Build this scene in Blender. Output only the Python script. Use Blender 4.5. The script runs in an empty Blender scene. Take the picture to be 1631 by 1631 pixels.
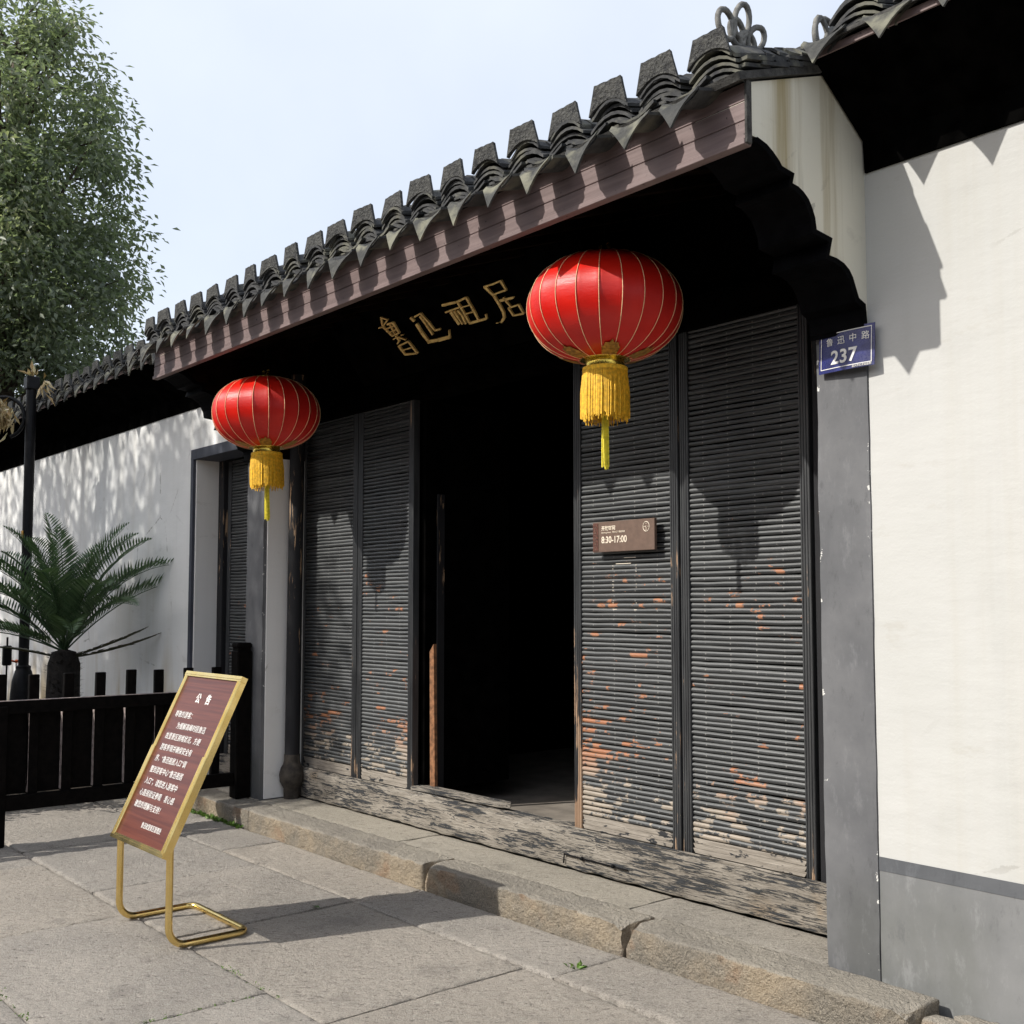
import bpy, math, random
import numpy as np
from mathutils import Vector, Matrix, noise as mnoise

random.seed(7); RNG = np.random.default_rng(7)
S = bpy.context.scene
COL = S.collection
R = math.radians

# ------------------------------------------------------------------ camera
F_PX, IMG = 1740.0, 1631.0
PITCH, THETA = R(3.8), R(40.235)
EYE = Vector((0, 0, 1.55))
fwd = Vector((-math.cos(THETA) * math.cos(PITCH), math.sin(THETA) * math.cos(PITCH), math.sin(PITCH)))
rgt = Vector((math.sin(THETA), math.cos(THETA), 0))
upv = rgt.cross(fwd)
cd = bpy.data.cameras.new('camera'); cam = bpy.data.objects.new('camera', cd); COL.objects.link(cam)
cam.matrix_world = Matrix((( rgt.x, upv.x, -fwd.x, EYE.x), (rgt.y, upv.y, -fwd.y, EYE.y), (rgt.z, upv.z, -fwd.z, EYE.z), (0, 0, 0, 1)))
cd.sensor_width = 36; cd.lens = F_PX / IMG * 36; cd.shift_y = 0.0208
cd.clip_start = 0.05; cd.clip_end = 2000
S.camera = cam

# ------------------------------------------------------------------ world, sun, exposure
SUN = Vector((0.39, 1.0, -0.879)).normalized()          # direction the light travels
w = bpy.data.worlds.new('World'); S.world = w; w.use_nodes = True
nt = w.node_tree; bg = nt.nodes['Background']
sky = nt.nodes.new('ShaderNodeTexSky'); sky.sky_type = 'NISHITA'; sky.sun_disc = False
sky.sun_elevation = R(39.3); sky.sun_rotation = R(201.3)
sky.air_density = 1.0; sky.dust_density = 3.0; sky.ozone_density = 1.0; sky.altitude = 0
hz = nt.nodes.new('ShaderNodeMix'); hz.data_type = 'RGBA'; hz.inputs[0].default_value = .62   # even high haze over the whole sky
hz.inputs[7].default_value = (5.5, 5.8, 6.35, 1); nt.links.new(sky.outputs[0], hz.inputs[6])
cn = nt.nodes.new('ShaderNodeTexNoise'); cn.inputs['Scale'].default_value = 2.2; cn.inputs['Detail'].default_value = 5   # thin uneven veil of cloud, all round
cm = nt.nodes.new('ShaderNodeMapRange'); cm.inputs[1].default_value = .35; cm.inputs[2].default_value = .65; cm.inputs[3].default_value = .54; cm.inputs[4].default_value = .72
tc = nt.nodes.new('ShaderNodeTexCoord'); nt.links.new(tc.outputs['Generated'], cn.inputs['Vector'])
nt.links.new(cn.outputs[0], cm.inputs[0]); nt.links.new(cm.outputs[0], hz.inputs[0])
nt.links.new(hz.outputs[2], bg.inputs[0]); bg.inputs[1].default_value = 0.15
sl = bpy.data.lights.new('sun', 'SUN'); sun = bpy.data.objects.new('sun', sl); COL.objects.link(sun)
sl.energy = 3.5; sl.angle = R(0.53); sl.color = (1.0, 0.96, 0.895)
sun.rotation_euler = SUN.to_track_quat('-Z', 'Y').to_euler(); sun.location = (-8, -12, 14)
S.view_settings.view_transform = 'Standard'; S.view_settings.look = 'None'
S.view_settings.exposure = 0.42; S.view_settings.gamma = 1.0; S.view_settings.use_curve_mapping = False
S.render.engine = 'CYCLES'
S.cycles.max_bounces = 6; S.cycles.diffuse_bounces = 3; S.cycles.use_denoising = True

# ------------------------------------------------------------------ node helper
class NT:
    def __init__(s, name):
        s.m = bpy.data.materials.new(name); s.m.use_nodes = True
        s.t = s.m.node_tree; s.b = s.t.nodes['Principled BSDF']; s.out = s.t.nodes['Material Output']
        s.pos = s.t.nodes.new('ShaderNodeNewGeometry').outputs['Position']
        s.obj = s.t.nodes.new('ShaderNodeTexCoord').outputs['Object']
    def put(s, sock, v):
        if isinstance(v, bpy.types.NodeSocket): s.t.links.new(v, sock)
        elif isinstance(v, tuple) and len(v) == 3 and sock.type == 'RGBA': sock.default_value = (*v, 1)
        else: sock.default_value = v
    def map(s, vec, scale=(1, 1, 1), loc=(0, 0, 0), rot=(0, 0, 0)):
        n = s.t.nodes.new('ShaderNodeMapping'); s.put(n.inputs[0], vec)
        n.inputs[1].default_value = loc; n.inputs[2].default_value = rot; n.inputs[3].default_value = scale
        return n.outputs[0]
    def noise(s, vec, scale=5, detail=4, rough=.55, dist=0):
        n = s.t.nodes.new('ShaderNodeTexNoise'); s.put(n.inputs['Vector'], vec)
        n.inputs['Scale'].default_value = scale; n.inputs['Detail'].default_value = detail
        n.inputs['Roughness'].default_value = rough; n.inputs['Distortion'].default_value = dist
        return n.outputs[0]
    def voro(s, vec, scale=5, feature='F1', out=0):
        n = s.t.nodes.new('ShaderNodeTexVoronoi'); n.feature = feature; s.put(n.inputs['Vector'], vec)
        n.inputs['Scale'].default_value = scale; return n.outputs[out]
    def ramp(s, fac, a, b, ca=0.0, cb=1.0):
        n = s.t.nodes.new('ShaderNodeMapRange'); n.interpolation_type = 'SMOOTHSTEP'
        s.put(n.inputs[0], fac); s.put(n.inputs[1], a); s.put(n.inputs[2], b)
        n.inputs[3].default_value = ca; n.inputs[4].default_value = cb
        return n.outputs[0]
    def mix(s, fac, a, b, mode='MIX'):
        n = s.t.nodes.new('ShaderNodeMix'); n.data_type = 'RGBA'; n.blend_type = mode
        s.put(n.inputs[0], fac); s.put(n.inputs[6], a); s.put(n.inputs[7], b); return n.outputs[2]
    def math(s, op, a, b=0.0):
        n = s.t.nodes.new('ShaderNodeMath'); n.operation = op; s.put(n.inputs[0], a); s.put(n.inputs[1], b); return n.outputs[0]
    def xyz(s, vec):
        n = s.t.nodes.new('ShaderNodeSeparateXYZ'); s.put(n.inputs[0], vec); return n.outputs
    def rnd(s):
        return s.t.nodes.new('ShaderNodeObjectInfo').outputs['Random']
    def bump(s, h, strength=.5, dist=.01, prev=None):
        n = s.t.nodes.new('ShaderNodeBump'); s.put(n.inputs['Height'], h)
        n.inputs['Strength'].default_value = strength; n.inputs['Distance'].default_value = dist
        if prev is not None: s.put(n.inputs['Normal'], prev)
        s.put(s.b.inputs['Normal'], n.outputs[0]); return n.outputs[0]
    def fin(s, col, rough=.8, metal=0.0, spec=.5):
        s.put(s.b.inputs['Base Color'], col); s.put(s.b.inputs['Roughness'], rough)
        s.put(s.b.inputs['Metallic'], metal); s.b.inputs['Specular IOR Level'].default_value = spec
        return s.m

def simple(name, col, rough=.7, metal=0.0, var=.25, scale=12, bump=.15, dist=.003, spec=.5, co='pos'):
    n = NT(name); v = n.pos if co == 'pos' else n.obj
    f = n.noise(v, scale, 5); g = n.noise(v, scale * 9, 3)
    c = n.mix(n.ramp(f, .3, .7), tuple(x * (1 - var) for x in col), tuple(x * (1 + var) for x in col))
    n.bump(n.math('ADD', f, n.math('MULTIPLY', g, .4)), bump, dist)
    return n.fin(c, n.ramp(g, .2, .8, max(0, rough - .1), min(1, rough + .1)), metal, spec)

# ------------------------------------------------------------------ materials
def m_plaster(name, base, stain, low):
    n = NT(name); P = n.pos; z = n.xyz(P)[2]
    big = n.noise(P, .7, 5, .6); mid = n.noise(P, 5, 6, .6); fine = n.noise(P, 90, 3)
    streak = n.noise(n.map(P, (5, 5, .22)), 1.0, 5, .6)
    c = n.mix(n.ramp(big, .3, .7), base, tuple(x * y for x, y in zip(base, (.93, .935, .93))))
    c = n.mix(n.ramp(mid, .52, .75, 0, .16), c, tuple(x * .72 for x in base))
    c = n.mix(n.math('MULTIPLY', n.ramp(streak, .47, .68), stain), c, (.36, .29, .15))
    s2 = n.noise(n.map(P, (9, 9, .5), (3, 1, 2)), 1.0, 4)
    c = n.mix(n.math('MULTIPLY', n.ramp(s2, .56, .7), stain * .6), c, (.25, .25, .22))
    if low:
        lo = n.math('MULTIPLY', n.ramp(z, 1.45, .45), n.ramp(n.noise(n.map(P, (2.6, 2.6, .45)), 1, 5), .44, .62))
        c = n.mix(n.math('MULTIPLY', lo, .85), c, (.46, .34, .16))
    cr = n.voro(n.map(P, (1, 1, .8)), 1.15, 'DISTANCE_TO_EDGE', 0)
    crk = n.math('MULTIPLY', n.ramp(n.math('ADD', cr, n.math('MULTIPLY', n.math('SUBTRACT', n.noise(P, 9, 5, .7), .5), .07)), .0045, .001), n.ramp(n.noise(P, .8, 3), .53, .62))
    c = n.mix(n.math('MULTIPLY', crk, .55), c, (.22, .20, .17))
    sm = n.noise(n.map(P, (1.5, 1.5, 3.5)), 2.2, 6, .7)
    c = n.mix(n.ramp(sm, .60, .70, 0, .22), c, (.40, .37, .31))
    trowel = n.noise(n.map(P, (2.0, 2.0, 6)), 1.6, 4, .5)
    n.bump(n.math('ADD', n.math('MULTIPLY', trowel, 2.0), n.math('ADD', n.math('MULTIPLY', mid, 1.2), n.math('MULTIPLY', fine, .25))), .35, .006)
    return n.fin(c, .9, 0, .2)
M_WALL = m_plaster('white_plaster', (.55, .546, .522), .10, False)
M_WALL_L = m_plaster('shade_lifted_plaster', (.84, .835, .815), .12, True)  # paler copy of the sunlit wall's plaster, brightens this wall in its shade
M_GABLE = m_plaster('stained_plaster', (.80, .76, .64), .95, False)

def m_greypaint(name, a, b, chips=.74, damp=True):
    n = NT(name); P = n.pos; z = n.xyz(P)[2]
    f = n.noise(P, 2.2, 6, .62); g = n.noise(n.map(P, (1, 1, .25)), 7, 5, .6); h = n.noise(P, 110, 2)
    c = n.mix(n.ramp(f, .32, .68), a, b)
    c = n.mix(n.ramp(g, .5, .75, 0, .25), c, tuple(x * 1.2 for x in b))
    if damp:
        c = n.mix(n.math('MULTIPLY', n.ramp(z, .62, .30, 0, .55), n.ramp(n.noise(n.map(P, (1.6, 1.6, .7)), 1.6, 6, .65), .32, .7)), c, tuple(x * y for x, y in zip(a, (.66, .68, .58))))
    ch = n.noise(P, 31, 4, .7); px_ = n.xyz(P)[0]
    if chips == .79:
        e1 = n.ramp(n.math('ABSOLUTE', n.math('ADD', px_, 2.596)), .03, .0, 0, .27); e2 = n.ramp(n.math('ABSOLUTE', n.math('ADD', px_, 2.364)), .02, .0, 0, .22)
        e3 = n.ramp(n.math('ABSOLUTE', n.math('ADD', px_, 7.425)), .02, .0, 0, .13)
        ch = n.math('ADD', ch, n.math('MULTIPLY', n.math('ADD', n.math('ADD', e1, e3), e2), n.ramp(n.noise(P, 2.6, 4, .6), .47, .60)))
    c = n.mix(n.ramp(ch, chips - .03, chips - .015), c, (.7, .69, .65))
    sc = n.noise(n.map(P, (3, 3, 1.2)), 4, 6, .75); c = n.mix(n.ramp(sc, .52, .70, 0, .4), c, tuple(x * 1.5 for x in b)); c = n.mix(n.ramp(sc, .44, .30, 0, .5), c, tuple(x * .62 for x in a))
    n.bump(n.math('ADD', n.math('MULTIPLY', g, .8), n.math('MULTIPLY', h, .2)), .3, .004)
    return n.fin(c, .68, 0, .4)
M_PIER = m_greypaint('grey_pier_paint', (.105, .107, .113), (.155, .156, .16), .79)
M_DADO = m_greypaint('grey_dado_render', (.165, .169, .170), (.215, .217, .216), .9)
M_BAND = m_greypaint('dark_grey_band', (.085, .09, .098), (.115, .12, .128), .8, False)
M_REVEAL = m_plaster('reveal_plaster', (.84, .82, .79), .05, False)
M_TRIM = m_greypaint('blue_black_trim', (.035, .040, .055), (.06, .065, .085), .8, False)

def m_slat():
    """black paint worn off strip by strip (each bamboo strip is 26 mm high), nail heads"""
    n = NT('worn_black_door_paint'); P = n.pos; x, y, z = n.xyz(P)
    zz = n.math('DIVIDE', n.math('SUBTRACT', z, .42), .026); q = n.math('FLOOR', zz); fz = n.math('FRACT', zz)
    def comb(a, b, c):
        k = n.t.nodes.new('ShaderNodeCombineXYZ'); n.put(k.inputs[0], a); n.put(k.inputs[1], b); n.put(k.inputs[2], c); return k.outputs[0]
    cv = comb(n.math('MULTIPLY', x, 6.5), n.math('MULTIPLY', q, 3.71), n.math('MULTIPLY', q, 1.37))
    A = n.noise(cv, 1.0, 5, .6); B = n.noise(P, 1.7, 4, .6); fine = n.noise(n.map(P, (22, 22, 70)), 1.0, 4, .7)
    tone = n.noise(comb(n.math('MULTIPLY', x, .9), n.math('MULTIPLY', q, 5.3), 3.0), 1.0, 3)
    low = n.ramp(z, .95, .40, 0, .15)
    e1 = n.math('MULTIPLY', n.math('MULTIPLY', n.ramp(x, -4.10, -4.36), n.ramp(x, -4.6, -4.45)), n.ramp(z, 1.8, .9, 0, .13))
    e2 = n.math('MULTIPLY', n.ramp(x, -6.25, -6.0), n.ramp(z, 1.9, .9, 0, .10))
    th = n.math('ADD', n.math('ADD', A, n.math('MULTIPLY', n.math('SUBTRACT', B, .5), .45)), n.math('ADD', n.math('MULTIPLY', n.math('SUBTRACT', fine, .5), .42), n.math('ADD', n.math('SUBTRACT', low, n.ramp(z, 1.65, 2.2, 0, .14)), n.math('ADD', e1, n.math('MULTIPLY', e2, n.ramp(x, -5.9, -5.96))))))
    mask = n.ramp(th, .668, .69)
    paint = n.mix(n.ramp(tone, .3, .7), (.014, .0155, .0175), (.056, .059, .061))
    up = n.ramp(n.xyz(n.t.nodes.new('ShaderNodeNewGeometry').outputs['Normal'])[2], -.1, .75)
    paint = n.mix(n.math('MULTIPLY', up, .6), paint, (.18, .186, .182))  # upward faces tinted paler: light along each strip put into the paint
    nx = n.math('ABSOLUTE', n.math('SUBTRACT', n.math('FRACT', n.math('DIVIDE', x, .155)), .5))
    nail = n.math('MULTIPLY', n.math('MULTIPLY', n.math('LESS_THAN', nx, .020), n.math('LESS_THAN', n.math('ABSOLUTE', n.math('SUBTRACT', fz, .5)), .14)), n.ramp(n.noise(cv, 2.0, 2), .42, .5))
    paint = n.mix(n.math('MULTIPLY', nail, .45), paint, (.42, .41, .38))
    spots = n.noise(P, 60, 3); paint = n.mix(n.ramp(spots, .69, .75, 0, .5), paint, (.34, .33, .30))
    g = n.noise(n.map(P, (6, 6, 60)), 2, 4)
    redw = n.mix(g, (.30, .10, .045), (.40, .20, .105)); tan = n.mix(g, (.20, .178, .15), (.42, .35, .27))
    wood = n.mix(n.ramp(n.math('ADD', z, n.math('MULTIPLY', n.math('SUBTRACT', B, .5), .8)), .60, .85), tan, redw)
    n.bump(n.math('ADD', n.math('MULTIPLY', mask, -.7), n.math('ADD', n.math('MULTIPLY', fine, .7), n.math('MULTIPLY', n.noise(P, 150, 2), .3))), .5, .0025)
    return n.fin(n.mix(mask, paint, wood), n.ramp(tone, .3, .7, .36, .48), 0, .7)
def m_stile():
    n = NT('worn_door_stile'); P = n.pos; x, y, z = n.xyz(P)
    v = n.noise(n.map(P, (30, 30, 2.4)), 1.0, 6, .68); B = n.noise(P, 3.1, 4)
    e = n.math('MULTIPLY', n.ramp(n.math('ABSOLUTE', n.math('ADD', x, 4.40)), .10, .02), n.ramp(z, 1.7, .8, 0, .22))
    th = n.math('ADD', n.math('ADD', v, n.math('MULTIPLY', n.math('SUBTRACT', B, .5), .35)), n.math('ADD', e, n.ramp(z, .75, .36, 0, .10)))
    mask = n.ramp(th, .66, .69)
    paint = n.mix(n.ramp(v, .3, .7), (.016, .017, .019), (.055, .057, .058))
    wood = n.mix(v, (.22, .12, .07), (.42, .30, .20)); n.bump(n.math('ADD', v, n.math('MULTIPLY', mask, -.4)), .5, .003)
    return n.fin(n.mix(mask, paint, wood), .45, 0, .6)
M_STILE = m_stile()
def m_bleached():
    n = NT('bleached_door_rail'); P = n.pos
    g = n.noise(n.map(P, (5, 5, 90)), 1.0, 6, .7); b = n.noise(n.map(P, (9, 9, 26)), 1.0, 5, .65)
    c = n.mix(n.ramp(g, .3, .7), (.19, .165, .135), (.37, .33, .28)); c = n.mix(n.ramp(b, .57, .61), c, (.03, .031, .033))
    n.bump(n.math('ADD', g, b), .6, .004); return n.fin(c, .8, 0, .3)
M_BLEACH = m_bleached()
M_SLAT = m_slat()

def m_weatherwood(name, black, zlim=None):
    n = NT(name); P = n.pos
    g = n.noise(n.map(P, (4.5, 30, 62)), 1.5, 8, .74, .7); g2 = n.noise(n.map(P, (1.6, 9, 9)), 1.3, 4, .6, .3)
    fine = n.noise(n.map(P, (5, 60, 150)), 1.2, 3)
    wood = n.mix(n.ramp(g, .3, .7), (.18, .158, .13), (.48, .435, .37))
    wood = n.mix(n.ramp(n.noise(P, 2.6, 4), .62, .74, 0, .3), wood, (.42, .27, .13))
    blk = n.ramp(n.math('ADD', n.math('MULTIPLY', g, .95), n.math('MULTIPLY', g2, .42)), n.math('SUBTRACT', black, n.ramp(n.xyz(P)[0], -5.0, -2.8, 0, .05)), black + .02)
    crack = n.ramp(g, .36, .30)
    c = n.mix(blk, wood, (.045, .047, .050)); c = n.mix(n.math('MULTIPLY', crack, .75), c, (.05, .04, .03))
    n.bump(n.math('ADD', g, n.math('ADD', n.math('MULTIPLY', fine, .3), n.math('MULTIPLY', blk, .25))), .9, .012)
    return n.fin(c, .85, 0, .25)
M_SILL = m_weatherwood('weathered_threshold_wood', .70)

def m_vertwood(name, black, dark=(.012, .012, .014)):
    n = NT(name); P = n.pos
    g = n.noise(n.map(P, (26, 26, 2.2)), 1.4, 6, .7, .4); z = n.xyz(P)[2]
    wood = n.mix(n.ramp(g, .3, .7), (.10, .055, .03), (.42, .28, .17))
    blk = n.ramp(n.math('SUBTRACT', g, n.ramp(z, 2.2, .5, 0, .14)), black, black - .05)
    n.bump(g, .7, .006)
    return n.fin(n.mix(blk, dark, wood) if False else n.mix(blk, wood, dark), .7, 0, .35)
M_POST = m_vertwood('peeling_black_post', .625)
M_BLACK = simple('black_lacquer', (.0022, .0021, .002), .7, var=.5, scale=9, bump=.25, spec=.0)
M_TIMBER = simple('eave_shade_house_timber', (.05, .035, .025), .8, var=.4, scale=6, bump=.3)
M_BLACKW = simple('black_stained_timber', (.003, .0026, .0025), .7, var=.5, scale=14, bump=.4, spec=.02)
M_CORBEL = simple('black_corbel_paint', (.0025, .0025, .003), .7, var=.4, scale=16, bump=.35, spec=.03)
M_SOFFIT = simple('dark_brown_boards', (.008, .005, .0035), .8, var=.5, scale=7, bump=.3, spec=.0)

def m_fascia():
    n = NT('plum_brown_fascia'); P = n.pos
    g = n.noise(n.map(P, (1.6, 20, 30)), 1.5, 6, .65); b = n.noise(P, 3, 5)
    c = n.mix(n.ramp(g, .3, .7), (.14, .098, .093), (.21, .152, .145))
    c = n.mix(n.ramp(b, .5, .72, 0, .5), c, (.235, .18, .172))
    c = n.mix(n.ramp(n.noise(P, 45, 2), .72, .74), c, (.03, .02, .02))
    n.bump(g, .5, .004); return n.fin(c, .62, 0, .4)
M_FASCIA = m_fascia()

def m_tile(name, a, b, lich):
    n = NT(name); P = n.pos; r = n.rnd()
    f = n.noise(P, 22, 6, .65); g = n.noise(P, 120, 4); h = n.noise(P, 7, 4)
    c = n.mix(n.ramp(f, .3, .7), a, b); c = n.mix(n.math('MULTIPLY', r, .45), c, (.035, .036, .038))
    c = n.mix(n.math('MULTIPLY', n.ramp(h, .48, .66), lich), c, (.29, .28, .20))
    n.bump(n.math('ADD', f, n.math('MULTIPLY', g, .5)), .75, .006); return n.fin(c, .85, 0, .3)
M_TILE = m_tile('dark_clay_tile', (.030, .031, .033), (.085, .085, .083), .35)
M_DRIP = m_tile('lichened_drip_tile', (.035, .036, .034), (.09, .089, .08), .55)

def m_plate():
    n = NT('embossed_eave_tile'); P = n.pos; r = n.rnd()
    f = n.noise(P, 22, 5); sc = n.voro(n.map(P, (1, .3, 1)), 62, 'F1', 0); sc2 = n.noise(P, 70, 3, .5, 2.5)
    c = n.mix(n.ramp(f, .3, .7), (.030, .030, .031), (.085, .084, .078))
    c = n.mix(n.ramp(sc2, .5, .6, 0, .5), c, (.13, .128, .11))
    n.bump(n.math('ADD', n.math('MULTIPLY', sc2, 1.3), sc), 1.0, .008); return n.fin(c, .8, 0, .3)
M_PLATE = m_plate()
M_MORTAR = simple('dark_mortar', (.05, .048, .044), .9, var=.5, scale=25, bump=.8, dist=.01)

def m_granite(name, a, b, warm, bumps=.9):
    n = NT(name); P = n.pos; r = n.rnd()
    big = n.noise(P, 1.1, 4, .6); sp = n.noise(P, 160, 3, .7); pit = n.noise(P, 38, 8, .82)
    tool = n.noise(n.map(n.map(P, rot=(0, 0, -.87)), (9, 27, 18)), 1.6, 8, .78)
    c = n.mix(n.ramp(big, .32, .68), a, b)
    c = n.mix(n.ramp(r, 0, 1, 0, .55), c, warm)
    c = n.mix(n.ramp(sp, .45, .72, 0, .6), c, tuple(x * 1.45 for x in b))
    c = n.mix(n.ramp(sp, .48, .30, 0, .6), c, tuple(x * .35 for x in a))
    c = n.mix(n.ramp(tool, .45, .33, 0, .85), c, tuple(x * .28 for x in a))
    c = n.mix(n.ramp(tool, .56, .72, 0, .5), c, tuple(min(.62, x * 1.5) for x in b))
    c = n.mix(n.ramp(n.noise(P, 3.3, 6, .7), .46, .32, 0, .35), c, tuple(x * .5 for x in a))
    grit = n.noise(n.map(n.map(P, rot=(0, 0, -.87)), (34, 62, 50)), 1.0, 4, .7)
    c = n.mix(n.ramp(grit, .43, .30, 0, .8), c, tuple(x * .3 for x in a)); c = n.mix(n.ramp(grit, .58, .72, 0, .5), c, tuple(min(.62, x * 1.5) for x in b))
    n.bump(n.math('ADD', n.math('MULTIPLY', tool, .9), n.math('ADD', n.math('MULTIPLY', pit, 1.0), n.math('MULTIPLY', sp, .3))), bumps, .020)
    return n.fin(c, .85, 0, .3)
M_SLAB = m_granite('tooled_granite_paving', (.32, .294, .262), (.455, .414, .363), (.47, .405, .325))
M_TREAD = m_granite('worn_step_granite', (.29, .265, .225), (.40, .365, .31), (.40, .36, .28), .7)

def m_curb():
    n = NT('stained_step_edge_granite'); P = n.pos; nz = n.xyz(n.t.nodes.new('ShaderNodeNewGeometry').outputs['Normal'])[2]
    big = n.noise(P, 2.3, 5, .6); sp = n.noise(P, 150, 3, .7); pit = n.noise(P, 40, 5, .7); z = n.xyz(P)[2]
    top = n.mix(n.ramp(big, .3, .7), (.31, .285, .245), (.44, .40, .335))
    face = n.mix(n.ramp(big, .38, .64), (.25, .225, .185), (.42, .34, .24))
    face = n.mix(n.ramp(n.noise(P, 3.4, 4), .56, .66, 0, .6), face, (.33, .20, .12))
    c = n.mix(n.ramp(nz, .35, .8), face, top)
    c = n.mix(n.ramp(sp, .45, .70, 0, .5), c, (.55, .48, .38)); c = n.mix(n.ramp(sp, .46, .30, 0, .6), c, (.09, .08, .065))
    c = n.mix(n.ramp(pit, .36, .30, 0, .8), c, (.06, .055, .045))
    n.bump(n.math('ADD', n.math('MULTIPLY', pit, 1.6), n.math('MULTIPLY', sp, .5)), 1.0, .022); return n.fin(c, .9, 0, .2)
M_CURB = m_curb()
M_DIRT = simple('joint_soil', (.04, .036, .03), .95, var=.5, scale=20, bump=.8, dist=.02)
M_SOIL = simple('planter_soil', (.05, .038, .027), .95, var=.5, scale=14, bump=.8, dist=.02)
M_FLOOR = simple('inner_stone_floor', (.20, .175, .145), .85, var=.25, scale=5, bump=.4, dist=.006)
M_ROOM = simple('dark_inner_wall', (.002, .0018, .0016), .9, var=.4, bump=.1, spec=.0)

def m_silk():
    n = NT('red_lantern_silk'); P = n.obj
    wr = n.noise(n.map(P, (14, 14, 55)), 1.2, 4, .6, .6); f = n.noise(P, 3.2, 4)
    c = n.mix(n.ramp(f, .3, .7), (.56, .008, .004), (.68, .015, .006))
    weave = n.noise(n.map(P, (240, 240, 60)), 1, 2)
    n.bump(n.math('ADD', wr, n.math('MULTIPLY', weave, .2)), .13, .010)
    tg = n.t.nodes.new('ShaderNodeTangent'); tg.direction_type = 'RADIAL'; tg.axis = 'Z'
    n.t.links.new(tg.outputs[0], n.b.inputs['Tangent']); n.b.inputs['Anisotropic'].default_value = .75
    n.b.inputs['Sheen Weight'].default_value = .0; n.b.inputs['Sheen Tint'].default_value = (1, .5, .45, 1)
    n.b.inputs['Subsurface Weight'].default_value = .12; n.b.inputs['Subsurface Radius'].default_value = (.06, .01, .01)
    return n.fin(c, .45, 0, .5)
M_SILK = m_silk()
M_GOLD = simple('gilt_thread', (.88, .64, .36), .5, .1, var=.15, scale=40, bump=.1)
M_GILT = simple('gold_foil', (.85, .62, .12), .25, 1.0, var=.15, scale=25, bump=.3)
M_LEAFGILT = simple('gilt_characters', (1.0, .70, .27), .45, .35, var=.2, scale=30, bump=.2)
M_CLOUD = simple('dull_gold_paper', (.40, .20, .035), .5, .3, var=.4, scale=60, bump=.4)
M_FRINGE = simple('yellow_fringe', (.80, .46, .022), .7, 0, var=.25, scale=60, bump=.2)
M_TAIL = simple('lemon_tail_cord', (.80, .68, .05), .7, 0, var=.2, scale=60, bump=.2)

def m_brass():
    n = NT('brushed_brass'); P = n.pos
    f = n.noise(n.map(P, (60, 60, 8)), 1, 4); g = n.noise(P, 9, 4)
    c = n.mix(n.ramp(g, .35, .7), (.86, .66, .28), (.78, .57, .20)); n.bump(f, .03, .0005)
    return n.fin(c, n.ramp(g, .3, .7, .20, .27), 1.0)
M_BRASS = m_brass()
def m_signboard():
    n = NT('red_brown_wood_laminate'); P = n.obj
    g = n.noise(n.map(P, (1.2, 30, 45)), 1.6, 5, .6, .4)
    c = n.mix(n.ramp(g, .3, .7), (.075, .016, .010), (.13, .034, .020))
    n.b.inputs['Coat Weight'].default_value = .22; n.b.inputs['Coat Roughness'].default_value = .16
    return n.fin(c, .42, 0, .3)
M_SIGN = m_signboard()
M_WHITE = simple('white_lettering', (.78, .76, .72), .5, var=.05, bump=.05)
M_ENAMEL = simple('blue_enamel', (.015, .020, .125), .3, var=.3, scale=14, bump=.08, spec=.4)
M_PLQ = simple('brown_plaque', (.135, .085, .062), .55, var=.12, scale=30, bump=.1)
M_PLQR = simple('maroon_plaque_strip', (.10, .035, .022), .6, var=.5, scale=90, bump=.8, dist=.004)
M_CREAM = simple('cream_lettering', (.82, .72, .58), .5, var=.05, bump=.05)
M_IRON = simple('black_iron', (.004, .004, .005), .5, .0, var=.4, scale=20, bump=.2, spec=.2)
M_FENCE = simple('dark_stained_fence', (.0035, .0028, .0025), .7, var=.5, scale=25, bump=.4, spec=.06)
M_PLANK = simple('raw_orange_plank', (.22, .10, .045), .8, var=.45, scale=30, bump=.4)
M_YEL = simple('yellow_sticker', (.62, .30, .02), .6, var=.3, scale=60)
M_STONE = simple('mossy_stone_drum', (.045, .037, .029), .8, var=.5, scale=18, bump=.7, dist=.01)
M_RING = simple('weathered_ridge_clay', (.17, .165, .15), .85, var=.35, scale=30, bump=.6, dist=.006)

def m_leaf(name, a, b, c3, trans=.35, rough=.42):
    n = NT(name); P = n.pos
    at = n.t.nodes.new('ShaderNodeAttribute'); at.attribute_name = 'tone'
    f = n.math('ADD', n.math('MULTIPLY', at.outputs['Fac'], .75), n.math('MULTIPLY', n.noise(P, .9, 3), .35))
    c = n.mix(n.ramp(f, .15, .6), a, b); c = n.mix(n.ramp(f, .68, .92, 0, .8), c, c3)
    n.fin(c, rough, 0, .5)
    tr = n.t.nodes.new('ShaderNodeBsdfTranslucent'); n.put(tr.inputs[0], n.mix(1.0, c, (1.15, 1.3, .75), 'MULTIPLY'))
    mx = n.t.nodes.new('ShaderNodeMixShader'); mx.inputs[0].default_value = trans
    n.t.links.new(n.b.outputs[0], mx.inputs[1]); n.t.links.new(tr.outputs[0], mx.inputs[2])
    n.t.links.new(mx.outputs[0], n.out.inputs['Surface']); return n.m
M_LEAF = m_leaf('camphor_leaf', (.12, .15, .105), (.225, .255, .18), (.37, .36, .26), .5)
M_CYCAD = m_leaf('cycad_leaflet', (.045, .09, .04), (.09, .155, .07), (.15, .21, .12), .2, .3)
M_DRYFROND = m_leaf('dry_frond', (.05, .055, .03), (.09, .085, .05), (.16, .13, .08), .1, .6)
M_SHRUB = m_leaf('shrub_leaf', (.012, .022, .010), (.03, .05, .02), (.06, .09, .03), .2, .5)
M_STRAW = m_leaf('dried_straw', (.34, .22, .10), (.55, .42, .24), (.75, .66, .48), .2, .8)
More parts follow.
